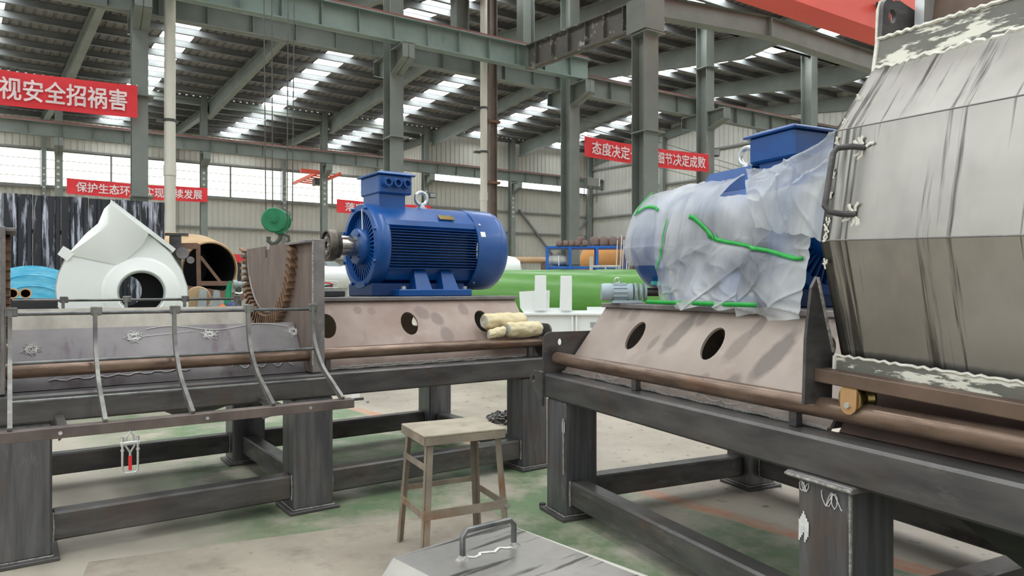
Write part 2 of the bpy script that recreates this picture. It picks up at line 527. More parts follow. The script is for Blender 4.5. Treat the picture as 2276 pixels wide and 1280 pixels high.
# rafters
def rafter(s, r0, z0, r1, z1, d0, d1):
    mb = MB()
    for (w, a, b_) in ((.012, 0, 1), (.13, -.02, .02), (.13, .98, 1.02)):
        q = []
        for zz in (a, b_):
            for (r, z, d, e) in ((r0, z0, d0, -1), (r0, z0, d0, 1), (r1, z1, d1, 1), (r1, z1, d1, -1)):
                q.append(W(s + e * w, r, z - .26 - d * (1 - zz)))
        mb.hexa(q)
    return mb.build('rafter', 'column_green', ceil_, smooth=0)
for s in [1 + 6 * k for k in range(-4, 6)]:
    for (r0, z0, r1, z1, send) in SLOPES[4:]:
        if s <= send:
            lo0 = .75 if z0 < z1 else .4
            lo1 = .4 if z0 < z1 else .75
            if r0 == 20:
                lo0 = lo1 = .35
            rafter(s, r0, z0, r1, z1, lo0, lo1)

# gutter beams with daylight in the rib ends
mb = MB()
wbox(mb, S0, 19, 19.9, 20.1, 10.3, 10.62)
tag(mb.build('trim_1', 'column_green', smooth=0), 'dark eaves beam under the roof over the far column row', 'eaves beam', kind='structure')

# ---------------------------------------------------------------- walls
def sheet(mb, fn, u0, u1, z0, z1, pitch=.3, h=.03):
    n = max(1, round((u1 - u0) / pitch))
    p = (u1 - u0) / n
    us = []
    for i in range(n):
        a = u0 + i * p
        us += [(a, 0), (a + p * .62, 0), (a + p * .7, h), (a + p * .92, h)]
    us.append((u1, 0))
    vs = []
    for u, w in us:
        vs += [fn(u, z0, w), fn(u, z1, w)]
    mb.add(vs, [(2 * i, 2 * i + 1, 2 * i + 3, 2 * i + 2) for i in range(len(us) - 1)])

def girts(parent, fn, u0, u1, zs, m='girt'):
    for z in zs:
        mb = MB()
        mb.hexa([fn(u0, z, -.02), fn(u1, z, -.02), fn(u1, z, -.14), fn(u0, z, -.14), fn(u0, z + .1, -.02), fn(u1, z + .1, -.02), fn(u1, z + .1, -.14), fn(u0, z + .1, -.14)])
        mb.build('girt', m, parent, smooth=0)

wl = empty('wall_back', (0, 0, 0), 0, 'pale ribbed steel wall behind the window band on the far side', 'wall', kind='structure')
fB = lambda u, z, w: W(u, 26.5 + w, z)
mb = MB(); sheet(mb, fB, S0, 19, 0, 6.7); mb.build('wall_sheet', 'wall_sheet', wl, smooth=0, recalc=False)
mb = MB(); sheet(mb, fB, S0, 19, 8.55, 10.5); mb.build('wall_sheet', 'wall_sheet', wl, smooth=0, recalc=False)
girts(wl, fB, S0, 19, (1.6, 3.2, 4.9, 6.6, 8.55, 9.3))
wn = 0
for k in range(-4, 3):
    wn += 1
    s0, s1 = 1 + 6 * k + .12, 7 + 6 * k - .12
    w = empty('window_%d' % wn, (0, 0, 0), 0, ['', 'far', 'far', 'far', 'far', 'far', 'far', 'far'][0], 'window', kind='structure')
    cue = {-4: 'unseen end window of the far wall band', -3: 'window of the far band past the picture edge', -2: 'frosted window band bay beside the picture edge', -1: 'frosted window bay above the black corrugated screen',
           0: 'frosted window bay above the red banner between the far columns', 1: 'frosted window bay behind the hoist ropes', 2: 'frosted window bay behind the blue motor terminal box'}[k]
    tag(w, cue, 'window', kind='structure')
    for j in range(2):
        a, b_ = s0 + (s1 - s0) * j / 2 + .04, s0 + (s1 - s0) * (j + 1) / 2 - .04
        mb = MB(); wbox(mb, a, b_, 26.5, 26.54, 6.72, 8.54); mb.build('pane', 'window_sheet', w, smooth=0)
    mb = MB()
    for z in (6.7, 7.15, 7.6, 8.05, 8.5):
        t_ = .03 if z in (6.7, 8.5) else .008
        wbox(mb, s0, s1, 26.42, 26.48, z, z + t_ * 2)
    wbox(mb, (s0 + s1) / 2 - .04, (s0 + s1) / 2 + .04, 26.42, 26.48, 6.7, 8.55)
    mb.build('window_frame', 'girt', w, smooth=0)
for i, k in enumerate(range(-2, 4)):
    s = 1 + 6 * k + 0.0
    po = empty('wall_post', W(s, 26.3), UA, ['slim wall post past the picture edge', 'slim wall post above the left end of the black screen', 'slim wall post behind the white downpipe', 'slim wall post right behind the hoist ropes', 'slim wall post behind the blue terminal box', 'slim wall post at the step of the far wall'][i], 'post', kind='structure')
    mb = MB(); mb.box(-.09, .09, -.08, .08, 0, 10.4); mb.build('shaft', 'column_green', po, smooth=0)
    mb = MB()
    for q in range(5):
        mb.cyl((0, -.1, 6.3 + q * .32), (0, -.08, 6.3 + q * .32), .05, n=10)
    mb.build('bolt_plate', 'dusty_grey', po)

wr = empty('wall_far', (0, 0, 0), 0, 'ribbed steel wall with cross braces beyond the blue motor', 'wall', kind='structure')
fF = lambda u, z, w: W(u, 20.5 + w, z)
mb = MB(); sheet(mb, fF, 19, 31, 0, 7.75); mb.build('wall_sheet', 'wall_sheet', wr, smooth=0, recalc=False)
mb = MB(); sheet(mb, fF, 19, 31, 8.5, 10.8); mb.build('wall_sheet', 'wall_sheet', wr, smooth=0, recalc=False)
mb = MB(); sheet(mb, lambda u, z, w: W(19 + w, u, z), 20.5, 26.5, 0, 10.5); mb.build('wall_sheet', 'wall_sheet', wr, smooth=0, recalc=False)
girts(wr, fF, 19, 31, (1.5, 3.2, 4.9, 6.2, 7.7, 8.5))
for (a, za, b_, zb) in ((25.2, 6.4, 30.6, .6), (25.2, .6, 30.6, 6.0)):
    mb = MB(); mb.tube([W(a, 20.3, za), W(b_, 20.3, zb)], .06, 4); mb.build('brace', 'girt', wr, smooth=0)
for (a, b_, lab) in ((19.15, 24.85, 'narrow bright window strip above the blue motor body'), (25.15, 30.9, 'narrow bright window strip above the diagonal wall brace')):
    wn += 1
    w = empty('window_%d' % wn, (0, 0, 0), 0, lab, 'window', kind='structure')
    mb = MB(); wbox(mb, a, b_, 20.5, 20.54, 7.78, 8.48); mb.build('pane', 'window_clear', w, smooth=0)
    mb = MB(); wbox(mb, a, b_, 20.42, 20.5, 7.72, 7.78); wbox(mb, a, b_, 20.42, 20.5, 8.48, 8.54); mb.build('window_frame', 'girt', w, smooth=0)

we = empty('wall_end', (0, 0, 0), 0, 'pale ribbed gable wall with horizontal girts behind the right columns', 'wall', kind='structure')
fE = lambda u, z, w: W(31 + w, 20.5 - u, z)
mb = MB(); sheet(mb, fE, 0, 52, 0, 11.5); mb.build('wall_sheet', 'wall_sheet_end', we, smooth=0, recalc=False)
girts(we, lambda u, z, w: W(31 + w * 1.0, 20.5 - u, z), 0, 52, (1.4, 2.9, 4.5, 6.1, 7.7, 9.3))
for u in (0.3, 6.4, 12.6, 18.8):
    mb = MB(); wbox(mb, 30.6, 30.85, 20.5 - u - .12, 20.5 - u + .12, 0, 10.6); mb.build('wind_post', 'column_green', we, smooth=0)

# ---------------------------------------------------------------- columns and crane beams
def column(s, r, label, fl_=.36, dp=.46, z1=11.0, brackets=(), bz=7.5, steps=(), m='column_green', cap=None):
    root = empty('column', W(s, r), UA, label, 'column', kind='structure')
    mb = MB()
    mb.box(-fl_ / 2, fl_ / 2, -dp / 2, -dp / 2 + .022, 0, z1)
    mb.box(-fl_ / 2, fl_ / 2, dp / 2 - .022, dp / 2, 0, z1)
    mb.box(-.012, .012, -dp / 2 + .02, dp / 2 - .02, 0, z1)
    mb.build('shaft', m, root, smooth=0)
    for b_ in brackets:
        mb = MB()
        e = .95 * b_
        lo, hi = sorted((b_ * dp / 2, e))
        mb.box(-.16, .16, lo, hi, bz - .03, bz)
        mb.prism([(b_ * dp / 2, bz - .03), (e, bz - .03), (e, bz - .38), (b_ * dp / 2, bz - .62)], lambda u, v, w: (w, u, v), -.012, .012)
        mb.add([(-.16, b_ * dp / 2, bz - .62), (.16, b_ * dp / 2, bz - .62), (.16, e, bz - .38), (-.16, e, bz - .38), (-.16, b_ * dp / 2, bz - .6), (.16, b_ * dp / 2, bz - .6), (.16, e, bz - .36), (-.16, e, bz - .36)],
               [(3, 2, 1, 0), (4, 5, 6, 7), (0, 1, 5, 4), (1, 2, 6, 5), (2, 3, 7, 6), (3, 0, 4, 7)])
        mb.box(-.16, .16, *sorted((e - .02 * b_, e)), bz - .38, bz)
        mb.build('bracket', m, root, smooth=0)
    for z in steps:
        mb = MB(); mb.box(-fl_ / 2 - .03, fl_ / 2 + .1, -dp / 2 - .12, dp / 2, z, z + .03); mb.build('stiffener', m, root, smooth=0)
    return root
column(0, 0, 'grey green steel column beside the white downpipe on the left', .3, .44, brackets=(-1, 1), steps=(5.5, 3.4))
column(5.75, 0, 'grey green steel column directly above the blue motor', brackets=(-1, 1), steps=(5.3,))
column(11.4, 0, 'grey green steel column at the start of the right red banner', brackets=(-1, 1), steps=(2.2,))
column(17.2, 0, 'grey green steel column at the end of the right red banner', .38, brackets=(-1, 1), steps=(9.0,))
column(23.0, 0, 'distant grey green column above the plastic wrapped motor', .38, brackets=(-1, 1))
LB2 = {-2: 'far row column past the picture edge', -1: 'far row column hidden by the picture edge', 0: 'far row column above the black corrugated screen', 1: 'far row column between the second banner and the hoist ropes', 2: 'far row column just left of the blue terminal box', 3: 'far row column behind the eyebolt of the blue motor', 4: 'far row column right of the white downpipe by the brace'}
for k, lab in LB2.items():
    if k < -1:
        continue
    c = column(.9 + 5.88 * k, 20, lab, .3, .4, z1=10.7, brackets=(-1,), bz=7.95)
    mb = MB()
    for q in range(5):
        mb.cyl((-.02, -.22, 5.9 + q * .28), (-.02, -.2, 5.9 + q * .28), .06, n=10)
    mb.build('bolt_plate', 'dusty_grey', c)
cx = column(9.35, -4.8, 'large near steel column between the banner words and wrapped motor', .44, .42, z1=10.9, steps=(5.05, 7.3))
mb = MB(); mb.box(-.3, .3, -.32, .3, 7.35, 8.1); mb.build('joint_box', 'column_green', cx, smooth=0)

def crane_beam(name, s0, s1, r, z0, z1, label, m, step=1.0, rail='rail_red', wtop=.34, wbot=.26):
    root = empty(name, W(s0, r), UA, label, 'crane beam', kind='structure')
    L = (s1 - s0)
    mb = MB()
    mb.box(0, L, -wtop / 2, wtop / 2, z1 - .025, z1)
    mb.box(0, L, -wbot / 2, wbot / 2, z0, z0 + .025)
    mb.box(0, L, -.008, .008, z0, z1)
    mb.build('girder', m, root, smooth=0)
    mb = MB(); mb.box(0, L, -.05, .05, z1, z1 + .1); mb.build('rail', rail, root, smooth=0)
    x = .5
    first = None
    while x < L:
        if first is None:
            mb = MB()
            for e in (-1, 1):
                mb.box(-.006, .006, *sorted((e * .008, e * wbot / 2)), z0 + .02, z1 - .02)
            first = mb.build('stiffener', m, root, smooth=0)
            first.location.x = x
        else:
            share(first, 'stiffener', root, Matrix.Translation((x, 0, 0)))
        x += step
    return root
crane_beam('crane_beam', -14, 11.5, -.62, 7.55, 8.15, 'pale green crane runway beam ending beside the right column', 'beam_green', .9)
crane_beam('crane_beam', -14, 31, .62, 7.5, 8.1, 'crane runway beam on the far brackets of the near column row', 'column_green', 1.0)
crane_beam('crane_beam', -20, 31, 19.3, 7.98, 8.55, 'long crane runway beam along the far column row', 'column_green', 1.2)
# worn cross beam from the runway to the near column
d_ = W(9.35, -4.6) - W(9.35, -.6)
root = empty('cross_beam', W(9.35, -.62), math.atan2(d_.y, d_.x), 'worn cross beam with peeling paint between runway and near column', 'beam', kind='structure')
L = d_.length
mb = MB()
mb.box(.1, L, -.14, .14, 8.12, 8.15); mb.box(.1, L, -.14, .14, 7.5, 7.53); mb.box(.1, L, -.01, .01, 7.5, 8.15)
mb.build('girder', 'beam_worn', root, smooth=0)
for i in range(6):
    mb = MB(); mb.box(.5 + i * .62, .52 + i * .62, -.13, .13, 7.53, 8.12); mb.build('stiffener', 'beam_worn', root, smooth=0)
# tie beams running on from the near column
root = empty('tie_beam', W(9.5, -4.8), UA, 'grey tie beam running on from the near column top', 'beam', kind='structure')
mb = MB()
mb.prism([(0, 7.78), (4.2, 8.1), (14, 7.9), (14, 8.5), (4.2, 8.6), (0, 8.25)], lambda u, v, w: (u, w, v), -.012, .012)
mb.add([(0, -.15, 8.26), (4.2, -.15, 8.61), (14, -.15, 8.51), (14, .15, 8.51), (4.2, .15, 8.61), (0, .15, 8.26)], [(0, 1, 4, 5), (1, 2, 3, 4)])
mb.add([(0, -.15, 7.77), (4.2, -.15, 8.09), (14, -.15, 7.89), (14, .15, 7.89), (4.2, .15, 8.09), (0, .15, 7.77)], [(0, 1, 4, 5), (1, 2, 3, 4)])
mb.build('girder', 'column_green', root, smooth=0)
mb = MB(); mb.box(4.2, 4.22, -.14, .14, 8.1, 8.6); mb.build('stiffener', 'column_green', root, smooth=0)

# downpipes
def downpipe(s, r, rad, z1, label, bands, m='pvc_white'):
    root = empty('downpipe', W(s, r), UA, label, 'pipe')
    mb = MB(); mb.cyl((0, 0, 0), (0, 0, z1), rad, n=20); mb.build('pipe', m, root)
    for z in bands:
        mb = MB(); mb.cyl((0, 0, z), (0, 0, z + .06), rad + .012, n=20); mb.box(-rad - .14, rad + .06, .02, rad + .06, z, z + .05); mb.build('pipe_clamp', 'hook_dark', root)
    for z in (3.9, 8.1):
        mb = MB(); mb.cyl((0, 0, z), (0, 0, z + .22), rad + .014, n=20); mb.build('pipe_socket', m, root)
    return root
downpipe(.55, -.15, .112, 11, 'thick white rainwater downpipe beside the left column', (5.05, 2.4))
downpipe(8.35, -.1, .098, 11, 'white rainwater downpipe in front of the brown post', (2.9, 5.2, 6.4))
root = empty('conduit_post', W(8.75, .1), UA, 'slim rusty brown post behind the middle white downpipe', 'post', kind='structure')
mb = MB(); mb.box(-.12, .12, -.012, .012, 0, 10.8); mb.box(-.12, -.1, -.1, .1, 0, 10.8); mb.box(.1, .12, -.1, .1, 0, 10.8); mb.build('shaft', 'post_brown', root, smooth=0)
for z in (2.6, 4.4, 6.1):
    mb = MB(); mb.box(-.2, .2, -.14, .1, z, z + .07); mb.build('clamp', 'frame_brown', root, smooth=0)
for (s, r, lab) in ((8.0, .5, 'dark upper strut above the crane beam beside the downpipe'), (10.2, .5, 'grey upper strut above the crane beam behind the cross beam')):
    mb = MB(); wbox(mb, s - .2, s + .2, r - .02, r + .02, 8.2, 10.9); wbox(mb, s - .2, s - .17, r - .15, r + .15, 8.2, 10.9); wbox(mb, s + .17, s + .2, r - .15, r + .15, 8.2, 10.9)
    tag(mb.build('strut', 'column_green', smooth=0), lab, 'strut', kind='structure')

# red box girder of the overhead crane, and a small orange crane far off
g0 = Vector((4.74 - 2.6, 14.7 - 1.66, 0))
root = empty('crane_girder', g0, UA, 'red box girder of the overhead crane behind the grey hood', 'crane')
mb = MB(); mb.box(0, 13, -.62, 0, 7.5, 8.75); mb.build('box_girder', 'crane_red', root, smooth=0)
mb = MB(); mb.box(0, 13, -.67, -.62, 8.62, 8.68); mb.box(0, 13, -.67, -.62, 7.5, 7.53); mb.build('edge_flange', 'crane_red', root, smooth=0)
mb = MB(); mb.box(.2, 12.8, -.37, -.25, 8.75, 8.85); mb.build('rail', 'rail_red', root, smooth=0)
for i, x in enumerate((7.15, 7.5, 7.75)):
    mb = MB(); mb.tube([(x, -.74, 9.2), (x, -.74, 5.6 - .3 * i)], .012, 6); mb.build('pendant_cable', 'cable', root)
mb = MB(); mb.box(7.05, 7.25, -.82, -.66, 8.0, 8.12); mb.build('cable_clip', 'dark', root, smooth=0)
mb = MB(); mb.box(-.3, 0, -1.1, .5, 7.7, 8.9); mb.build('end_carriage', 'crane_red', root, smooth=0)
mb = MB(); mb.box(13, 13.3, -1.1, .5, 7.7, 8.9); mb.build('end_carriage', 'crane_red', root, smooth=0)
root = empty('small_crane', W(12.0, 21.4), UA, 'small distant orange crane girder under the far runway beam', 'crane')
mb = MB(); mb.box(0, .9, -.1, .1, 7.72, 7.92); mb.build('end_carriage', 'crane_orange', root, smooth=0)
for x in (.9, 2.1):
    mb = MB(); mb.box(x, x + .12, -.1, 4.9, 7.74, 7.9); mb.build('girder', 'crane_orange', root, smooth=0)
for i in range(6):
    mb = MB(); mb.tube([(.95, .4 + i * .7, 7.8), (2.15, .75 + i * .7, 7.8)], .035, 4); mb.build('lattice_bar', 'crane_orange', root, smooth=0)
mb = MB(); mb.box(1.2, 1.8, 1.4, 1.9, 7.35, 7.7); mb.build('hoist', 'hook_dark', root, smooth=0)

# ---------------------------------------------------------------- banners
def text_mesh(body):
    c = bpy.data.curves.new('lettering', 'FONT')
    c.body = body
    c.size = 1
    o = bpy.data.objects.new('lettering', c)
    COL.objects.link(o)
    bpy.context.view_layer.update()
    me = bpy.data.meshes.new_from_object(o.evaluated_get(bpy.context.evaluated_depsgraph_get()))
    bpy.data.objects.remove(o)
    v0 = [v.co.copy() for v in me.vertices]                     # a heavier face: the outline laid down five times, shifted
    f0 = [tuple(q.vertices) for q in me.polygons]
    vs, fs = [], []
    for dx, dy in ((0, 0), (-.022, 0), (.022, 0), (0, -.018), (0, .018)):
        k = len(vs)
        vs += [(c_.x + dx, c_.y + dy, 0) for c_ in v0]
        fs += [tuple(i + k for i in q) for q in f0]
    me = bpy.data.meshes.new('lettering')
    me.from_pydata(vs, [], fs)
    xs = [v.co.x for v in me.vertices]; ys = [v.co.y for v in me.vertices]
    return me, min(xs), max(xs), min(ys), max(ys)

def banner(s0, s1, r, z0, z1, runs, label, dz=0.0, ch=.66):
    """runs: (text, u0, u1) fractions of the banner's length"""
    root = empty('banner', W(s0, r, 0), UA, label, 'banner')
    L = s1 - s0
    mb = MB()
    n = 24
    def f(u, v):
        sag = -.05 * math.sin(math.pi * u)
        return (u * L, .012 * math.sin(u * 31) + .008 * math.sin(u * 67 + v * 3), z0 + (z1 - z0) * v + sag + dz * u)
    mb.grid(n * 2, 8, f)
    mb.build('cloth', 'banner_red', root, recalc=False)
    for body, a, b_ in runs:
        me, x0, x1, y0, y1 = text_mesh(body)
        hh = (z1 - z0) * ch
        for v in me.vertices:
            u = a + (b_ - a) * (v.co.x - x0) / (x1 - x0)
            zz = (z1 - z0) * (.5 - ch / 2) + hh * (v.co.y - y0) / (y1 - y0)
            p = f(u, 0)
            v.co = (p[0], p[1] - .03, p[2] + zz)
        me.materials.clear()
        me.materials.append(MATS['banner_white'])
        o = bpy.data.objects.new('lettering', me)
        COL.objects.link(o)
        o.parent = root
    for u in (0, 1):
        mb = MB(); mb.tube([f(u, 1), (u * L, .15, f(u, 1)[2] + .05)], .012, 6); mb.build('tie_cord', 'pvc_white', root)
    return root
banner(-5.6, -.12, -.42, 5.0, 5.66, [('视安全招祸害', .58, .966)] , 'large red banner reading safety slogan tied to the left column')
banner(1.15, 6.85, 19.65, 5.62, 6.3, [('保护生态环境', .06, .50), ('实现持续发展', .53, .96)], 'red banner across the windows behind the left column and downpipe')
banner(13.2, 18.7, 19.65, 5.5, 6.2, [('落实安全', .08, .5)], 'small red banner mostly hidden behind the blue motor')
banner(11.68, 17.0, -.3, 5.42, 6.02, [('态度决定一切', .05, .47), ('细节决定成败', .54, .965)], 'red banner between two columns above the plastic wrapped motor')

def floodlight(p, yaw, label):
    root = empty('floodlight', p, yaw, label, 'floodlight')
    mb = MB(); mb.box(-.2, .2, -.04, .04, -.14, .14, .015); mb.build('housing', 'dark', root)
    mb = MB(); mb.box(-.17, .17, -.05, -.04, -.11, .11); mb.build('glass', 'lamp_glass', root, smooth=0)
    mb = MB(); mb.tube([(-.22, 0, 0), (-.22, .12, -.12), (.22, .12, -.12), (.22, 0, 0)], .015, 4); mb.build('yoke', 'dark', root, smooth=0)
    mb = MB(); mb.tube([(0, .1, -.12), (0, .45, -.12)], .02, 6); mb.build('arm', 'dark', root)
    return root
floodlight(W(1.0, 25.9, 5.75), UA, 'small black floodlight on the slim post above the black screen')
floodlight(W(13.0, 25.9, 5.9), UA, 'small black floodlight on the far post above the green hook block')
floodlight(W(18.6, 19.33, 6.75), UA, 'small black floodlight behind the motor eyebolt')
floodlight(at(1588, 338, 24.2), UA - .2, 'black floodlight on a column end of the right banner')
floodlight(at(1487, 352, 30), UA, 'dark floodlight peeping over the right red banner')
# strung wires along the gable
for i in range(5):
    mb = MB()
    mb.tube([W(11.8, 1.1, 6.1 + .24 * i), W(22, 3.5, 5.95 + .24 * i), W(30.8, 6, 6.0 + .24 * i)], .012, 5)
    tag(mb.build('strung_wire', 'cable'), ['lowest', 'second lowest', 'middle', 'second highest', 'highest'][i] + ' of five thin wires strung towards the gable wall', 'wire', 'strung wires')
# switch box on column and ladder clips by the right banner start
root = empty('junction_box', at(1316, 405, 21), UA, 'green switch box on the column below the right banner', 'switch box')
mb = MB(); mb.box(-.25, .2, -.1, .1, -.12, .12, .01); mb.build('box', 'column_green', root)
mb = MB(); mb.cyl((.24, 0, -.1), (.24, 0, .12), .05, n=10); mb.build('insulator', 'white_paint', root)
mb = MB()
for i in range(4):
    mb.tube([(-.3 + i * .16, 0, -.12), (-.3 + i * .16, 0, -.6)], .012, 5)
mb.build('cable_tail', 'cable', root)

# ------------------------------------------------------------------ crusher bases; local x runs along the machine, y to its far side
WID = 1.85
AA, AB = math.atan2(.581, .814), math.atan2(-.902, .432)
OA, OB = Vector((-1.217, 4.795, 0)), Vector((.208, 4.776, 0))
def scribble(parent, pts, r=.003, m='chalk', name='chalk_mark'):
    mb = MB(); mb.tube(pts, r, 5); return mb.build(name, m, parent)

def base_frame(name, O, ang, label, legs, t0, t1, ped, holes, crush, pipe_z, pmat, ends, ptop=1.40):
    root = empty(name, O, ang, label, 'machine')
    ZB, ZT = .76, .92
    # legs with base and cap plates
    for (a, b_) in legs:
        for (d0, d1) in ((0.01, .26), (WID - .26, WID - .01)):
            mb = MB(); mb.box(a, b_, d0, d1, .022, ZB, .012)
            leg = mb.build('leg', 'steel_leg', root)
            mb = MB(); mb.box(a - .035, b_ + .035, d0 - .035, d1 + .035, 0, .022, .004); mb.build('base_plate', 'steel_black', leg)
            mb = MB()
            mb.tube([(a - .004, d1, .026), (a - .004, d0 - .004, .026), (b_ + .004, d0 - .004, .026), (b_ + .004, d1, .026)], .006, 6)
            mb.build('weld_seam', 'weld', leg)
    # long beams, cross beams, stretchers
    for (d0, d1) in ((0, .16), (WID - .16, WID)):
        mb = MB(); mb.box(t0, t1, d0, d1, ZB + .002, ZT, .012); mb.build('long_beam', 'steel_black', root)
    for (a, b_) in legs:
        c = (a + b_) / 2
        mb = MB(); mb.box(c - .075, c + .075, .162, WID - .162, ZB + .005, ZT - .005, .01); mb.build('cross_beam', 'steel_black', root)
        mb = MB(); mb.box(c - .06, c + .06, .262, WID - .262, .09, .24, .01); mb.build('stretcher', 'steel_black', root)
    for (l0, l1) in zip(legs[:-1], legs[1:]):
        for d0 in (.05, WID - .17):
            mb = MB(); mb.box(l0[1] + .001, l1[0] - .001, d0, d0 + .12, .09, .25, .012)
            st = mb.build('stretcher', 'steel_black', root)
            for x in (l0[1] + .004, l1[0] - .004):
                mb = MB(); mb.tube([(x, d0 - .002, .09), (x + .003, d0 - .006, .17), (x, d0 - .002, .25)], .007, 6); mb.build('weld_seam', 'weld', st)
    # motor pedestal: sloping side plates with oval holes, top plate, end plates
    p0, p1 = ped
    y0, z0, y1, z1 = .15, ZT, .5, ptop
    Ls = math.hypot(y1 - y0, z1 - z0)
    ny, nz = -(z1 - z0) / Ls, (y1 - y0) / Ls
    def slope(mirror):
        def fn(u, v, w):
            y = y0 + (y1 - y0) * v / Ls + ny * w
            z = z0 + (z1 - z0) * v / Ls + nz * w
            return (u, WID - y if mirror else y, z)
        return fn
    hl = [ellipse(h, Ls * .62, .073, .108, 22, -.18 if ends < 0 else .18) for h in holes]
    for mi in (False, True):
        mb = MB()
        mb.prism([(p0, 0), (p1, 0), (p1, Ls), (p0, Ls)], slope(mi), -.008, .008, hl)
        mb.build('side_plate', pmat, root, smooth=30)
    mb = MB(); mb.box(p0 - .02, p1 + .02, y1 - .04, WID - y1 + .04, z1, z1 + .03, .004); mb.build('top_plate', 'steel_grey', root)
    for x in (p0 + .02, p1 - .035):
        mb = MB(); mb.prism([(y0 + .02, z0), (WID - y0 - .02, z0), (WID - y1 - .01, z1), (y1 + .01, z1)], lambda u, v, w: (w, u, v), x, x + .015); mb.build('end_plate', 'steel_grey', root, smooth=0)
    mb = MB()
    mb.tube([(p0 + (p1 - p0) * i / 40, y0 - .012 + .004 * math.sin(i * 2.1), z0 + .008 + .003 * math.sin(i * 5)) for i in range(41)], .008, 6)
    mb.build('weld_seam', 'weld', root)
    # sliding rail pipe with posts, and rounded end plates
    for d in (.1, WID - .1):
        mb = MB(); mb.cyl((t0 + .03, d, pipe_z), (t1 - .03, d, pipe_z), .043, n=24); mb.build('rail_pipe', 'pipe_rust', root)
        for x in ((p0 + .06, p1 - .12) if ends < 0 else (p0 + .9, p1 - .13)):
            mb = MB(); mb.box(x - .02, x + .02, d - .02, d + .02, ZT, pipe_z - .03, .003); mb.build('rail_post', 'steel_black', root)
    for x in (t0, t1):
        xs = x + .002 if x == t0 else x - .017
        for mi in (0, 1):
            g = lambda u, v, w, mi=mi: (w, WID - u if mi else u, v)
            out = [(.0, ZT - .01), (.46, ZT - .01), (.46, 1.2)] + arc(.06, 1.14, .06, .06, 90, 180, 7)
            mb = MB(); mb.prism(out, g, xs, xs + .015, [ellipse(.13, 1.13, .018, .024, 12)]); mb.build('end_lug', 'steel_black', root)
    return root

A = base_frame('crusher_bench', OA, AA, 'dark welded crusher base carrying the blue motor, with open screen cradle', [(-1.87, -1.61), (-.27, 0.0), (1.62, 1.87)], -1.97, 1.91, (-.07, 1.87), (.085, .761, 1.445), (-1.8, -.13), 1.045, 'plate_brown', -1)
B = base_frame('crusher_bench', OB, AB, 'dark welded crusher base carrying the plastic wrapped motor and grey hood', [(.035, .285), (2.16, 2.41), (3.75, 4.0)], -.005, 4.05, (.035, 2.2), (.564, 1.27, 1.97), (2.25, 3.9), 1.02, 'plate_brown_shoe', 1, 1.365)
# B: lifting lug at the end of the front beam, cap plate over the inner leg, scribbles
mb = MB()
lug = [(.03, .70), (.03, .93)] + [(-.03, .935)] + arc(-.10, .875, .055, .055, 80, 200, 8)
mb.prism(lug, lambda u, v, w: (u, w, v), -.018, -.002, [ellipse(-.10, .875, .02, .025, 14)])
mb.build('lifting_lug', 'steel_black', B)
mb = MB(); mb.box(2.13, 2.44, -.02, .28, .74, .765, .004); mb.build('cap_plate', 'steel_grey', B)
mb = MB(); mb.tube([(2.13, -.022, .752), (2.44, -.022, .752)], .007, 6); mb.build('weld_seam', 'weld', B)
mb = MB(); mb.tube([(2.41, .006, .74), (2.413, .004, .45), (2.41, .006, .03)], .006, 6); mb.build('weld_seam', 'weld', B)
for i in range(7):
    xx = 2.175 + .007 * i
    mb = MB(); mb.tube([(xx, .007, .61 - .012 * abs(i - 3)), (xx + .002, .006, .56), (xx - .001, .007, .49 + .012 * ((i * 5) % 4))], (.002, .004), 5, flat=(0, 1, 0)); mb.build('paint_smear', 'chalk', B)
mb = MB(); mb.tube([(.285, .0, .66), (.287, -.002, .45), (.285, 0, .3)], .006, 6); mb.build('weld_seam', 'weld', B)
mb = MB(); mb.tube([(.278, .004, .64), (.28, .002, .57)], (.004, .016), 6, flat=(0, 1, 0)); mb.build('paint_smear', 'chalk', B)
rnd = random.Random(3)
def scrawl(parent, c, du, dv, w, n=26, amp=(.06, .03), r=.0022):
    pts = []
    a = rnd.random() * 6
    for i in range(n):
        f = i / (n - 1)
        pts.append(Vector(c) + Vector(du) * (f - .5) * w + Vector(du) * amp[0] * math.sin(f * 17 + a) + Vector(dv) * amp[1] * math.sin(f * 23 + a * 2))
    return scribble(parent, pts, r)
sl = Vector((0, .35, .48)).normalized()
scrawl(B, (.55, .148, .952), (1, 0, 0), sl, .3, 30, (.04, .02))
scrawl(B, (1.35, .155, .975), (1, 0, 0), sl, .45, 30, (.05, .02))
scrawl(B, (1.62, .14, .955), (1, 0, 0), sl, .5, 30, (.03, .012))
scrawl(B, (1.9, .15, .985), (1, 0, 0), sl, .35, 24, (.02, .012))
scrawl(B, (2.33, .004, .69), (1, 0, 0), (0, 0, 1), .06, 24, (.02, .03), .0018)
scrawl(B, (2.2, .004, .71), (1, 0, 0), (0, 0, 1), .03, 20, (.015, .02), .0018)

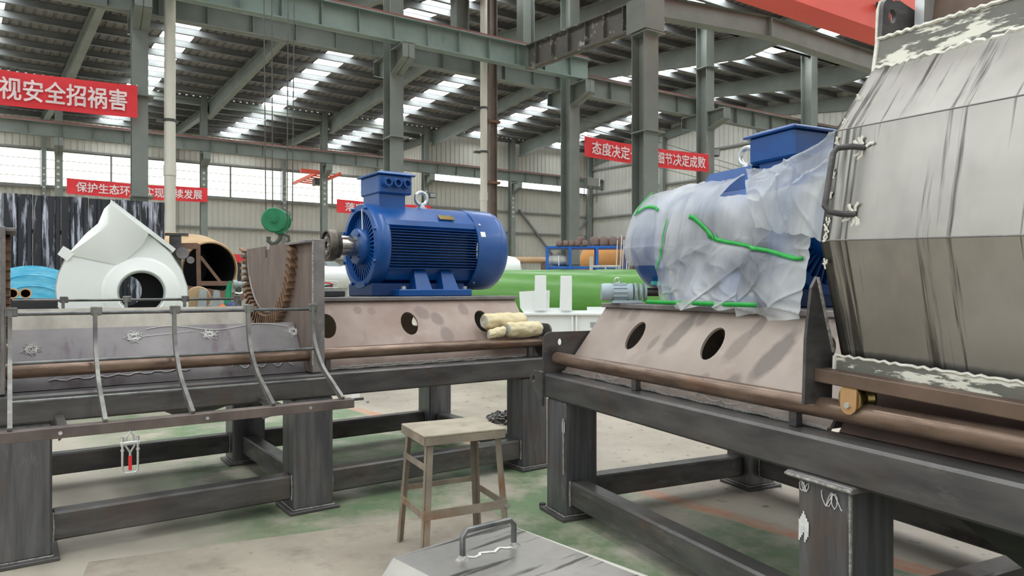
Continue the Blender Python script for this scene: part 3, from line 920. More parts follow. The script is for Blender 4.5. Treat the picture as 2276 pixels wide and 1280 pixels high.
# ---- crushing chamber of the open machine
def chamber_plates(root, a, b_, m1, m2):
    for mi in (False, True):
        mb = MB()
        hv = .52 if mi else .41
        poly = [(a, 0), (b_, 0), (b_, hv), (a, hv)]
        def fn(u, v, w, mi=mi):
            if mi:
                return (u, 1.42 + .30 * v / .594 + .848 * w, .92 + .48 * v / .594 - .53 * w)
            return (u, .15 + .35 * v / .594 - .808 * w, .92 + .48 * v / .594 + .589 * w)
        mb.prism(poly, fn, -.008, .008)
        mb.build('chamber_plate', m2 if mi else m1, root, smooth=0)
chamber_plates(A, -1.81, -.145, 'inner_plate', 'rear_plate')
chamber_plates(B, 2.25, 3.85, 'brown_dark', 'brown_dark')
CEN, ZC = 1.0, 1.83
for (x, inner, lab) in ((-.13, -1, 0), (-1.832, 1, 1)):
    # side wall: a plate with a U-shaped lower edge, its flanges and its ring of teeth
    out = [(.03, .93), (1.5, .93)] + [(CEN + .71 * math.cos(R(a)), ZC + .67 * math.sin(R(a))) for a in range(322, 355, 5)] + [(CEN + .71, 1.805), (.03, 1.805)]
    mb = MB(); mb.prism(out, lambda u, v, w: (w, u, v), x - .012, x + .012); w_ = mb.build('side_wall', 'housing', A, smooth=0)
    u_in = [(CEN - .56, ZC)] + [(CEN + .56 * math.cos(R(a)), ZC + .52 * math.sin(R(a))) for a in range(180, 361, 9)] + [(CEN + .56, ZC)]
    f0, f1 = (x + inner * .012, x + inner * .026)
    mb = MB()
    notch = [(CEN + .06, ZC), (CEN + .05, ZC - .09), (CEN, ZC - .13), (CEN - .05, ZC - .09), (CEN - .06, ZC)]
    mb.prism(u_in[1:-1] + notch, lambda u, v, w: (w, u, v), f0, f1)
    wear = mb.build('wear_plate', 'housing', w_, smooth=30)
    mb = MB(); mb.tube([(f1, p[0], p[1]) for p in u_in[1:-1]], .008, 6); mb.build('plate_rim', 'steel_grey', w_)
    n = 36
    for i in range(n):
        a = 180 + 180 * (i + .5) / n
        ca, sa = math.cos(R(a)), math.sin(R(a))
        mb = MB()
        ux, uz = ca, sa
        tx, tz = -sa, ca
        lean = .35
        ux2, uz2 = ca * math.cos(lean) - sa * math.sin(lean), sa * math.cos(lean) + ca * math.sin(lean)
        tx2, tz2 = -uz2, ux2
        c0 = (CEN + .585 * ca, ZC + .545 * sa)
        L_, hw = .115, .0095
        q = []
        for xx in (x + inner * .012, x + inner * (.062 if inner < 0 else .034)):
            for (e, g) in ((0, -1), (1, -1), (1, 1), (0, 1)):
                q.append((xx, c0[0] + ux2 * L_ * e + tx2 * hw * g, c0[1] + uz2 * L_ * e + tz2 * hw * g))
        mb.hexa(q)
        mb.build('tooth', 'tooth_rust', w_, smooth=0)
    for (dy, s_) in ((.03, 0),):
        mb = MB(); mb.box(x - .012 if inner < 0 else x - .14, x + .07 if inner < 0 else x + .012, dy - .02, dy, .93, 1.83, .004); fl_ = mb.build('edge_flange', 'steel_grey', w_)
        mb = MB(); mb.tube([(x - .014, dy - .022, .98 + i * .07 + .004 * math.sin(i * 3)) for i in range(13)], .006, 5); mb.build('weld_seam', 'weld', fl_)
    mb = MB(); mb.box(x - .06, x + .06, .03, .46, 1.805, 1.825, .003); mb.build('joint_flange', 'steel_grey', w_)
# discharge hoppers below
for root, a, b_, zh in ((A, -1.15, -.4, .64), (B, 2.5, 3.7, .42)):
    mb = MB()
    mb.hexa([(a + .25, .6, zh), (b_ - .25, .6, zh), (b_ - .25, WID - .6, zh), (a + .25, WID - .6, zh), (a, .18, .80), (b_, .18, .80), (b_, WID - .18, .80), (a, WID - .18, .80)])
    mb.build('discharge_hopper', 'steel_black', root, smooth=0)
# scribbles and chalk marks on the chamber plate
def on_slope(x, v, o=.012):
    return Vector((x, .15 + .35 * v / .594 - .808 * o, .92 + .48 * v / .594 + .589 * o))
for i, (x, v) in enumerate(((-1.70, .30), (-1.17, .36), (-.72, .36), (-.17, .36))):
    pts = []
    for k in range(30):
        aa = k * 1.9 + i
        rr = .05 * (0.15 + .85 * rnd.random())
        pts.append(on_slope(x + rr * 1.2 * math.cos(aa), v - .03 + rr * math.sin(aa)))
    scribble(A, pts, .0024)
scribble(A, [on_slope(-1.1 + .9 * i / 20, .385 + .02 * math.sin(i * .5)) for i in range(21)], .0022)
scribble(A, [on_slope(-1.12 + .3 * i / 12, .33 + .03 * i / 12 + .004 * (i % 2)) for i in range(13)], .0016)
scribble(A, [on_slope(-1.62 + .75 * i / 26, .055 + .008 * math.sin(i * 1.7) + .02 * i / 26) for i in range(27)], .0035)
scribble(A, [on_slope(-.62 + .4 * i / 26, .075 + .02 * math.sin(i * .9)) for i in range(27)], .003)
scribble(A, [on_slope(.1 + 1.3 * i / 40, .018 + .004 * math.sin(i * 2.3)) for i in range(41)], .003)

# ---- screen cages: the front one folded open, the back one closed
def cage(name, label, root_of, prof, ribs, rods, x0, x1, bar=None):
    root = empty(name, (0, 0, 0), 0, label, 'screen cage')
    root.matrix_world = root_of
    for x in ribs:
        mb = MB(); mb.tube([(x, p[0], p[1]) for p in prof], (.010, .018), 4, flat=(1, 0, 0)); rb = mb.build('rib', 'rib_steel', root, smooth=40)
        mb = MB(); mb.box(x - .022, x + .034, prof[0][0] - .016, prof[0][0] + .016, prof[0][1] - .03, prof[0][1] + .02, .004); mb.build('rod_eye', 'rib_steel', rb)
    for y, z, r in rods:
        mb = MB(); mb.cyl((x0, y, z), (x1, y, z), r, n=12); mb.build('cross_rod', 'rod_steel', root)
    if bar:
        mb = MB(); mb.box(x0 - .05, x1 + .07, bar[0] - .012, bar[0], bar[1], bar[2], .003); mb.box(x0 - .05, x1 + .07, bar[0], bar[0] + .06, bar[2] - .012, bar[2], .003)
        ang = mb.build('bottom_angle', 'bar_steel', root)
        for x in (-1.60, -.93, -.36, .0):
            mb = MB(); mb.cyl((x, bar[0] - .02, (bar[1] + bar[2]) / 2), (x, bar[0] - .011, (bar[1] + bar[2]) / 2), .009, n=10); mb.build('bolt', 'zinc', ang)
    return root
MA = Matrix.Translation(OA) @ Matrix.Rotation(AA, 4, 'Z')
MBm = Matrix.Translation(OB) @ Matrix.Rotation(AB, 4, 'Z')
def spl(pts, n=24):
    pts = [Vector((p[0], p[1], 0)) for p in pts]
    out = []
    P = [pts[0] * 2 - pts[1]] + pts + [pts[-1] * 2 - pts[-2]]
    for i in range(1, len(P) - 2):
        for k in range(n // (len(P) - 3)):
            t = k / (n // (len(P) - 3))
            a, b_, c, d = P[i - 1], P[i], P[i + 1], P[i + 2]
            out.append(.5 * ((2 * b_) + (c - a) * t + (2 * a - 5 * b_ + 4 * c - d) * t * t + (3 * b_ - a - 3 * c + d) * t ** 3))
    out.append(pts[-1])
    return [(p.x, p.y) for p in out]
prof = spl([(-.005, 1.375), (-.042, 1.16), (-.19, .995), (-.385, .897), (-.543, .824)])
ribx = (-1.8, -1.408, -.999, -.571, -.155)
fc = cage('screen_cage', 'open front screen cage of five curved ribs and cross rods', MA, prof, ribx, ((-.004, 1.36, .011), (-.075, 1.1, .0095), (-.30, .925, .0095)), -1.79, -.155, (-.545, .768, .822))
mb = MB(); mb.box(-1.83, .0, -.5, -.485, .80, .815); mb.box(-1.6, -1.56, -.53, .0, .765, .80); mb.box(-.5, -.46, -.53, .0, .765, .80); mb.build('carrier_arm', 'steel_black', fc, smooth=0)
mb = MB(); mb.prism([(-.42, .76), (-.02, .76), (-.02, .66)], lambda u, v, w: (w, u, v), -1.585, -1.575); mb.prism([(-.42, .76), (-.02, .76), (-.02, .66)], lambda u, v, w: (w, u, v), -.485, -.475); mb.build('gusset', 'steel_black', fc, smooth=0)
prof2 = spl([(1.80, 1.415), (1.785, 1.30), (1.72, 1.16), (1.60, 1.05)])
cage('screen_cage', 'closed rear screen cage behind the chamber plate', MA, prof2, (-1.469, -1.041, -.607, -.189), ((1.80, 1.405, .011), (1.765, 1.235, .0095)), -1.79, -.17)

# toggle latch hanging from the cage's bottom bar
root = empty('toggle_latch', MA @ Vector((-1.30, -.56, .77)), AA, 'zinc toggle latch with red grip hanging below the screen cage', 'latch')
mb = MB(); mb.tube([(-.035, 0, -.06), (-.035, 0, -.2), (-.025, 0, -.212), (.025, 0, -.212), (.035, 0, -.2), (.035, 0, -.06)], .0055, 8); mb.build('bail', 'zinc', root)
mb = MB(); mb.box(-.046, .046, -.008, .008, -.068, -.052, .003); mb.build('cross_bar', 'zinc', root)
for e in (-1, 1):
    mb = MB(); mb.cyl((.035 * e, 0, -.075), (.035 * e, 0, -.03), .008, n=8); mb.cyl((.035 * e, 0, -.1), (.035 * e, 0, -.09), .009, n=6); mb.build('nut', 'zinc', root)
mb = MB(); mb.tube([(0, 0, -.11), (-.02, 0, -.075), (-.016, 0, -.03), (0, 0, .0), (.016, 0, -.03), (.02, 0, -.075), (0, 0, -.11)], .005, 6); mb.tube([(0, 0, -.11), (0, 0, -.13)], .006, 6); mb.build('lever', 'zinc', root)
mb = MB(); mb.box(-.008, .008, -.007, .007, -.20, -.125, .003); mb.build('grip', 'red_grip', root)

# ------------------------------------------------------------------ electric motors; local x from the fan end to the shaft end
def motor(name, M, label, side, pad=0.0):
    root = empty(name, (0, 0, 0), 0, label, 'electric motor')
    root.matrix_world = M
    bl = 'motor_blue'
    X = (1, 0, 0)
    # fan cover with rounded rim
    mb = MB()
    mb.lathe((0, 0, 0), X, [(0.012, .20), (0.0, .22), (.0, .30), (.01, .335), (.045, .362), (.1, .368), (.345, .368), (.345, .35), (.05, .345), (.02, .2)], 48, ring=True)
    fc_ = mb.build('fan_cover', bl, root)
    for k in range(4):
        a = R(35 + 90 * k)
        for xx in (.30,):
            mb = MB(); mb.cyl((xx, .366 * math.cos(a), .366 * math.sin(a)), (xx, .374 * math.cos(a), .374 * math.sin(a)), .011, n=10); mb.build('bolt', 'zinc', fc_)
    mb = MB()
    for r in (.05, .09, .13, .17):
        mb.tube([(0.008, r * math.cos(2 * math.pi * i / 28), r * math.sin(2 * math.pi * i / 28)) for i in range(28)], .006, 5, closed=True)
    for k in range(4):
        a = math.pi * k / 4
        mb.tube([(.01, .2 * math.cos(a), .2 * math.sin(a)), (.01, -.2 * math.cos(a), -.2 * math.sin(a))], .005, 5)
    mb.build('fan_grille', 'motor_blue_dark', fc_)
    # frame core: round drum with sloping shoulders on top
    prof_ = [(.30 * math.cos(R(a)), .30 * math.sin(R(a))) for a in range(-140, -39, 10)]
    prof_ = [(.245, -.2), (.262, -.1), (.27, 0), (.262, .12), (.315, .17), (.298, .215), (.225, .28), (.15, .335), (.07, .352)]
    full = prof_ + [(-x, z) for x, z in reversed(prof_)] + [(-.2, -.28), (-.1, -.325), (.1, -.325), (.2, -.28)]
    mb = MB(); mb.prism(full, lambda u, v, w: (w, u, v), .32, 1.215); body = mb.build('frame', bl, root, smooth=25)
    for e in (-1, 1):
        for i in range(15):
            z = -.185 + i * .0235
            yt = math.sqrt(max(.01, .356 ** 2 - z * z))
            mb = MB()
            mb.hexa([(.33, e * .24, z - .004), (1.2, e * .24, z - .004), (1.2, e * yt, z - .0025), (.33, e * yt, z - .0025), (.33, e * .24, z + .004), (1.2, e * .24, z + .004), (1.2, e * yt, z + .0025), (.33, e * yt, z + .0025)])
            mb.build('cooling_fin', bl, body, smooth=0)
    # end shield
    mb = MB()
    mb.lathe((1.18, 0, 0), X, [(0, .30), (0, .352), (.03, .362), (.10, .362), (.125, .352), (.13, .30), (.06, .29), (.055, .15), (.055, .0)], 48)
    sh = mb.build('end_shield', bl, root)
    for k in range(36):
        a = 2 * math.pi * k / 36
        c, s_ = math.cos(a), math.sin(a)
        mb = MB()
        w = .006
        q = []
        for xx in (1.232, 1.285):
            for (rr, g) in ((.14, -1), (.295, -1), (.295, 1), (.14, 1)):
                q.append((xx - (.02 if rr > .2 and xx > 1.25 else 0), rr * c - s_ * w * g, rr * s_ + c * w * g))
        mb.hexa(q); mb.build('shield_rib', bl, sh, smooth=0)
    for k in range(8):
        a = R(22.5 + 45 * k)
        mb = MB(); mb.cyl((1.27, .34 * math.cos(a), .34 * math.sin(a)), (1.325, .34 * math.cos(a), .34 * math.sin(a)), .014, n=8); mb.build('bolt', bl, sh)
    mb = MB(); mb.lathe((1.23, 0, 0), X, [(0, .155), (.10, .155), (.115, .145), (.12, .10), (.12, .0)], 36); cap = mb.build('bearing_cap', bl, root)
    for k in range(4):
        a = R(45 + 90 * k)
        mb = MB(); mb.cyl((1.345, .125 * math.cos(a), .125 * math.sin(a)), (1.36, .125 * math.cos(a), .125 * math.sin(a)), .013, n=8); mb.build('bolt', 'motor_blue_dark', cap)
    mb = MB(); mb.cyl((1.34, 0, 0), (1.52, 0, 0), .085, n=32); mb.build('shaft', 'machined', root)
    mb = MB(); mb.lathe((1.495, 0, 0), X, [(0, .09), (0, .108), (.035, .118), (.045, .132), (.10, .132), (.106, .124), (.106, .112), (.085, .11), (.085, .085), (.10, .08), (.10, .03), (.08, .028), (.08, 0)], 36); hub = mb.build('coupling_hub', 'hub_iron', root)
    for k in range(5):
        a = 2 * math.pi * k / 5
        mb = MB(); mb.cyl((1.58, .058 * math.cos(a), .058 * math.sin(a)), (1.605, .058 * math.cos(a), .058 * math.sin(a)), .012, n=6); mb.build('bolt', 'zinc', hub)
    # feet
    for e in (-1, 1):
        mb = MB(); mb.box(.42, 1.12, *sorted((e * .24, e * .375)), -.42, -.36, .008); foot = mb.build('foot_rail', bl, root)
        for x in (.54, .80):
            mb = MB(); mb.hexa([(x, e * .2, -.36), (x + .15, e * .2, -.36), (x + .15, e * .345, -.36), (x, e * .345, -.36), (x + .02, e * .2, -.2), (x + .13, e * .2, -.2), (x + .13, e * .26, -.2), (x + .02, e * .26, -.2)]); mb.build('foot_web', bl, foot, smooth=0)
        for x in (.47, 1.06):
            mb = MB(); mb.cyl((x, e * .33, -.36), (x, e * .33, -.335), .02, n=6); mb.build('foot_bolt', 'zinc', foot)
    mb = MB(); mb.box(.42, 1.3, -.25, .25, -.42, -.31, .01); mb.build('belly', 'motor_blue_dark', root)
    # terminal box: neck, box, overhanging lid
    mb = MB(); mb.hexa([(.96, -.16, .27), (1.2, -.16, .27), (1.2, .16, .27), (.96, .16, .27), (.96, -.16, .45), (1.2, -.16, .45), (1.2, .16, .45), (.96, .16, .45)]); nk = mb.build('box_neck', bl, root, smooth=0)
    mb = MB(); mb.box(.91, 1.215, -.192, .192, .44, .60, .012); bx = mb.build('terminal_box', bl, root)
    mb = MB(); mb.box(.885, 1.24, -.215, .215, .595, .612, .006); mb.hexa([(.9, -.2, .612), (1.225, -.2, .612), (1.225, .2, .612), (.9, .2, .612), (.94, -.16, .632), (1.185, -.16, .632), (1.185, .16, .632), (.94, .16, .632)]); mb.build('box_lid', bl, bx, smooth=30)
    for x in (.975, 1.062, 1.15):
        mb = MB(); mb.lathe((x, side * .19, .53), (0, side, 0), [(0, .044), (.012, .044), (.014, .036), (.05, .036), (.05, .024), (.012, .022), (.012, 0)], 18); mb.build('cable_gland', bl, bx)
    # eyebolt
    ex = .72
    if pad:
        mb = MB(); mb.hexa([(.5, -.2, .3), (.9, -.2, .3), (.9, .2, .3), (.5, .2, .3), (.56, -.15, .345 + pad), (.9, -.15, .345 + pad), (.9, .15, .345 + pad), (.56, .15, .345 + pad)]); mb.build('lifting_pad', bl, root, smooth=0)
    mb = MB(); mb.lathe((ex, 0, .345 + pad), (0, 0, 1), [(0, .05), (.02, .05), (.03, .03), (.05, .028)], 20)
    mb.tube([(ex + .056 * math.cos(a), 0, .445 + pad + .056 * math.sin(a)) for a in [2 * math.pi * i / 24 for i in range(24)]], .017, 10, closed=True); mb.build('eyebolt', 'zinc', root)
    # plates
    n_ = Vector((0, side * .65, .76)).normalized()
    c_ = Vector((.62, side * .262, .2535)) + n_ * .012
    tdir = Vector((0, side * .76, -.65)).normalized()
    q = [c_ + Vector((sx * .075, 0, 0)) + tdir * sy * .03 + n_ * h for h in (-.004, .0) for sx, sy in ((-1, -1), (1, -1), (1, 1), (-1, 1))]
    mb = MB(); mb.hexa(q); mb.build('nameplate', 'brass', root, smooth=0)
    a = R(16)
    mb = MB(); mb.grid(4, 6, lambda u, v: (.315 - .05 * u, side * .371 * math.cos(a + v * .13), .371 * math.sin(a + v * .13))); mb.build('sticker', 'white_paint', fc_, recalc=False)
    mb = MB(); mb.tube([(1.31, side * .07, .12), (1.31, side * .06, .31)], .006, 5); mb.build('grease_tube', 'white_paint', root)
    return root
MOT_A = MA @ Matrix.Translation((1.90, .95, 1.85)) @ Matrix.Rotation(math.pi, 4, 'Z')
motor('electric_motor', MOT_A, 'bare blue electric motor with cooling fins and terminal box', 1)
MOT_B = MBm @ Matrix.Translation((.16, .93, 1.395 + .42 * .95)) @ Matrix.Diagonal((1.08, .98, .95, 1))
motor('electric_motor', MOT_B, 'blue electric motor wrapped in clear plastic sheet', 1, .1)

# ------------------------------------------------------------------ plastic sheet over the second motor
def film_material():
    m = bpy.data.materials.new('plastic_film')
    m.use_nodes = True
    nt = m.node_tree
    for n in list(nt.nodes):
        if n.type == 'BSDF_PRINCIPLED':
            nt.nodes.remove(n)
    out = [n for n in nt.nodes if n.type == 'OUTPUT_MATERIAL'][0]
    tc = nd(nt, 'ShaderNodeTexCoord')
    dif = nd(nt, 'ShaderNodeBsdfPrincipled')
    dif.inputs['Base Color'].default_value = lin((222, 224, 225))
    dif.inputs['Roughness'].default_value = .32
    dif.inputs['Specular IOR Level'].default_value = .6
    tl = nd(nt, 'ShaderNodeBsdfTranslucent')
    tl.inputs['Color'].default_value = lin((232, 236, 236))
    m1 = nd(nt, 'ShaderNodeMixShader')
    m1.inputs[0].default_value = .3
    nt.links.new(dif.outputs[0], m1.inputs[1])
    nt.links.new(tl.outputs[0], m1.inputs[2])
    tr = nd(nt, 'ShaderNodeBsdfTransparent')
    tr.inputs['Color'].default_value = (.96, .97, .97, 1)
    m2 = nd(nt, 'ShaderNodeMixShader')
    n = noise_out(nt, tc.outputs['Object'], 2.2, (1.2, 1, 1), 2, .5)
    n2 = noise_out(nt, tc.outputs['Object'], 9, (2.4, 1, .7), 3, .6)
    mx = nd(nt, 'ShaderNodeMath', operation='MULTIPLY_ADD')
    nt.links.new(n2, mx.inputs[0]); mx.inputs[1].default_value = .14
    nt.links.new(n, mx.inputs[2])
    mr = nd(nt, 'ShaderNodeMapRange')
    mr.inputs['From Min'].default_value = .38
    mr.inputs['From Max'].default_value = .75
    mr.inputs['To Min'].default_value = .24
    mr.inputs['To Max'].default_value = .80
    nt.links.new(mx.outputs[0], mr.inputs['Value'])
    rg = nd(nt, 'ShaderNodeTexNoise', noise_type='RIDGED_MULTIFRACTAL')
    rm = nd(nt, 'ShaderNodeMapping')
    rm.inputs['Scale'].default_value = (1.6, .8, 1.0)
    rm.inputs['Rotation'].default_value = (0, .7, 0)
    nt.links.new(tc.outputs['Object'], rm.inputs['Vector'])
    nt.links.new(rm.outputs[0], rg.inputs['Vector'])
    rg.inputs['Scale'].default_value = 2.2
    rg.inputs['Detail'].default_value = 2.5
    rg.inputs['Roughness'].default_value = .45
    cre = ramp_mask(nt, rg.outputs[0], .9, 1.7)
    bp = nd(nt, 'ShaderNodeBump')
    bp.inputs['Strength'].default_value = .3
    bp.inputs['Distance'].default_value = .03
    nt.links.new(rg.outputs[0], bp.inputs['Height'])
    nt.links.new(bp.outputs[0], dif.inputs['Normal'])
    nt.links.new(bp.outputs[0], tl.inputs['Normal'])
    al = nd(nt, 'ShaderNodeMath', operation='MULTIPLY_ADD', use_clamp=True)
    nt.links.new(cre, al.inputs[0])
    al.inputs[1].default_value = .2
    nt.links.new(mr.outputs[0], al.inputs[2])
    nt.links.new(al.outputs[0], m2.inputs[0])
    nt.links.new(tr.outputs[0], m2.inputs[1])
    nt.links.new(m1.outputs[0], m2.inputs[2])
    nt.links.new(m2.outputs[0], out.inputs['Surface'])
    MATS['plastic_film'] = m
film_material()
wrap = empty('plastic_wrap', (0, 0, 0), 0, 'loose translucent plastic sheet draped over the motor, held by green straps', 'plastic sheet')
wrap.matrix_world = MOT_B
def sect(v):
    """cross section of the wrapped motor: v 0..1 from the front hem over the top to the back hem (y, z)"""
    if v < .36:
        f = v / .36
        return Vector((0, -.47 + .075 * f ** 1.6, -.415 + .40 * f))
    if v > .64:
        f = (1 - v) / .36
        return Vector((0, .47 - .075 * f ** 1.6, -.415 + .40 * f))
    a = math.pi * (1 - (v - .36) / .28) - .04
    return Vector((0, .396 * math.cos(a), .40 * math.sin(a) - .01))
def ridge(p, k=1.0):
    v = noise.noise(p)
    return (1 - abs(v) * 2.2) * k
def film_point(u, v, lift=0.0):
    x = -.05 + 1.58 * u
    p = sect(v)
    tight = max(0.0, min(1.0, (x - .30) / .25))
    rr = math.hypot(p.y, p.z)
    if tight < 1 and rr > .40:                # fan end is wrapped tight, round the cover
        p2 = p * (.40 / rr)
        p = p2 * (1 - tight) + p * tight
    if x < .1:
        f = max(0.0, (x + .05) / .15)
        k = math.sqrt(max(0.0, 1 - (1 - f) ** 2))
        p = Vector((0, p.y * (.30 + .70 * k), p.z * (.30 + .70 * k)))
    nrm = Vector((0, p.y, p.z + .05))
    nrm = nrm.normalized() if nrm.length > 1e-5 else Vector((0, 0, 1))
    q = Vector((x * 2.6 - v * 5.0, v * 2.4 + x * 1.3, 2.0))
    q2 = Vector((x * 5.5 + v * 9.0, v * 4.0 - x * 1.5, 7.0))
    h = .022 * ridge(q) + .008 * ridge(q2)
    w1 = noise.noise(Vector((x * 1.7, v * 4.0, 11.0)))
    w2 = noise.noise(Vector((x * 2.3, v * 5.0, 17.0)))
    c1 = (1 - abs(math.sin(x * 7.0 + v * 16.0 + w1 * 3.5))) ** 5
    c2 = (1 - abs(math.sin(x * 9.0 - v * 9.0 + w2 * 4.0))) ** 6
    c3 = (1 - abs(math.sin(x * 15.0 + v * 5.0 + w1 * 5.0))) ** 5
    h += .022 * c1 * max(0.0, .5 + w2) + .018 * c2 * max(0.0, .45 + w1) + .014 * c3 * max(0.0, .4 - w2)
    skirt = max(0.0, .33 - v) / .33 * tight
    h += skirt * (.022 * math.sin(x * 19 + v * 5 + 2 * noise.noise(Vector((x * 3, v * 4, 1)))) + .055)
    if x < 1.15 and skirt > 0:
        p = Vector((p.x, p.y, p.z + .05 * skirt))
    if v < .45:                                # belted in along the strap
        h -= .012 * math.exp(-((v - strap_v(x)) / .02) ** 2)
    return Vector((x, p.y, p.z)) + nrm * (h + .014 + lift)
def strap_v(x):
    return .387 - .147 * max(0.0, min(1.0, (x - .68) / .8)) ** 1.15
def film_sheet(nu, nv, keep, fn):
    mb = MB()
    vs = [fn(i / (nu - 1), j / (nv - 1)) for i in range(nu) for j in range(nv)]
    fs = []
    for i in range(nu - 1):
        for j in range(nv - 1):
            if keep((i + .5) / (nu - 1), (j + .5) / (nv - 1)):
                fs.append((i * nv + j, (i + 1) * nv + j, (i + 1) * nv + j + 1, i * nv + j + 1))
    used = sorted({k for f in fs for k in f})
    mp = {k: n for n, k in enumerate(used)}
    mb.add([vs[k] for k in used], [tuple(mp[k] for k in f) for f in fs])
    return mb
def keep_main(u, v):
    x = -.05 + 1.58 * u
    top = abs(v - .5)
    if x >= .86 and top < .088:
        return False
    # open hem at the lower fan end
    if v < .22 and x < .40 + (.22 - v) * .3:
        return False
    return True
film_sheet(230, 240, keep_main, film_point).build('sheet', 'plastic_film', wrap, smooth=60, recalc=False)
# second sheet thrown over the shaft end and the box neck
def film2(u, v):
    tl, tr_ = Vector((.93, -.205, .365)), Vector((1.62, -.205, .52))
    bl_, br_ = Vector((1.22, -.475, .02)), Vector((1.68, -.50, -.08))
    p = (tl * (1 - u) + tr_ * u) * (1 - v) + (bl_ * (1 - u) + br_ * u) * v
    bul = math.sin(math.pi * v) * .09
    h = .03 * ridge(Vector((u * 1.6 + v, v * 2.2, 5.0))) + .010 * ridge(Vector((u * 4 - v * 3, v * 4, 3.0)))
    w1 = noise.noise(Vector((u * 2, v * 2, 21.0)))
    h += .03 * (1 - abs(math.sin(u * 4 + v * 5 + w1 * 3))) ** 4 + .018 * (1 - abs(math.sin(u * 9 - v * 4 + w1 * 4))) ** 5
    return p + Vector((0, -.55, .8)).normalized() * (bul + h - .03)
mb = MB(); mb.grid(100, 90, film2); mb.build('sheet', 'plastic_film', wrap, smooth=60, recalc=False)
# straps
def u_of(x):
    return (x + .05) / 1.58
def ribbon(fn, n, wdt):
    mb = MB()
    vs = []
    for i in range(n):
        a = fn(i / (n - 1), -wdt)
        b_ = fn(i / (n - 1), wdt)
        vs += [a, b_]
    mb.add(vs, [(2 * i, 2 * i + 2, 2 * i + 3, 2 * i + 1) for i in range(n - 1)])
    o = mb.build('strap', 'strap_green', wrap, recalc=False)
    sm = o.modifiers.new('thickness', 'SOLIDIFY')
    sm.thickness = .003
    return o
ribbon(lambda f, w: film_point(u_of(.66 + .85 * f), strap_v(.66 + .85 * f) + w * (.55 if strap_v(.66 + .85 * f) < .355 else .2), .014), 60, .016)
ribbon(lambda f, w: film_point(u_of(.445 + w * .5), .2 + .19 * f, .014), 24, .014)
ribbon(lambda f, w: film_point(u_of(.13 + .2 * f), .405 + .008 * math.sin(f * 3) + w * .18, .014), 24, .014)
ribbon(lambda f, w: film_point(u_of(.125 + w * .6), .40 + .05 * f, .014), 20, .012)
ribbon(lambda f, w: Vector((.44 + .86 * f, -.555 - .01 * math.sin(f * 9), -.40 + w * .7)), 20, .018)
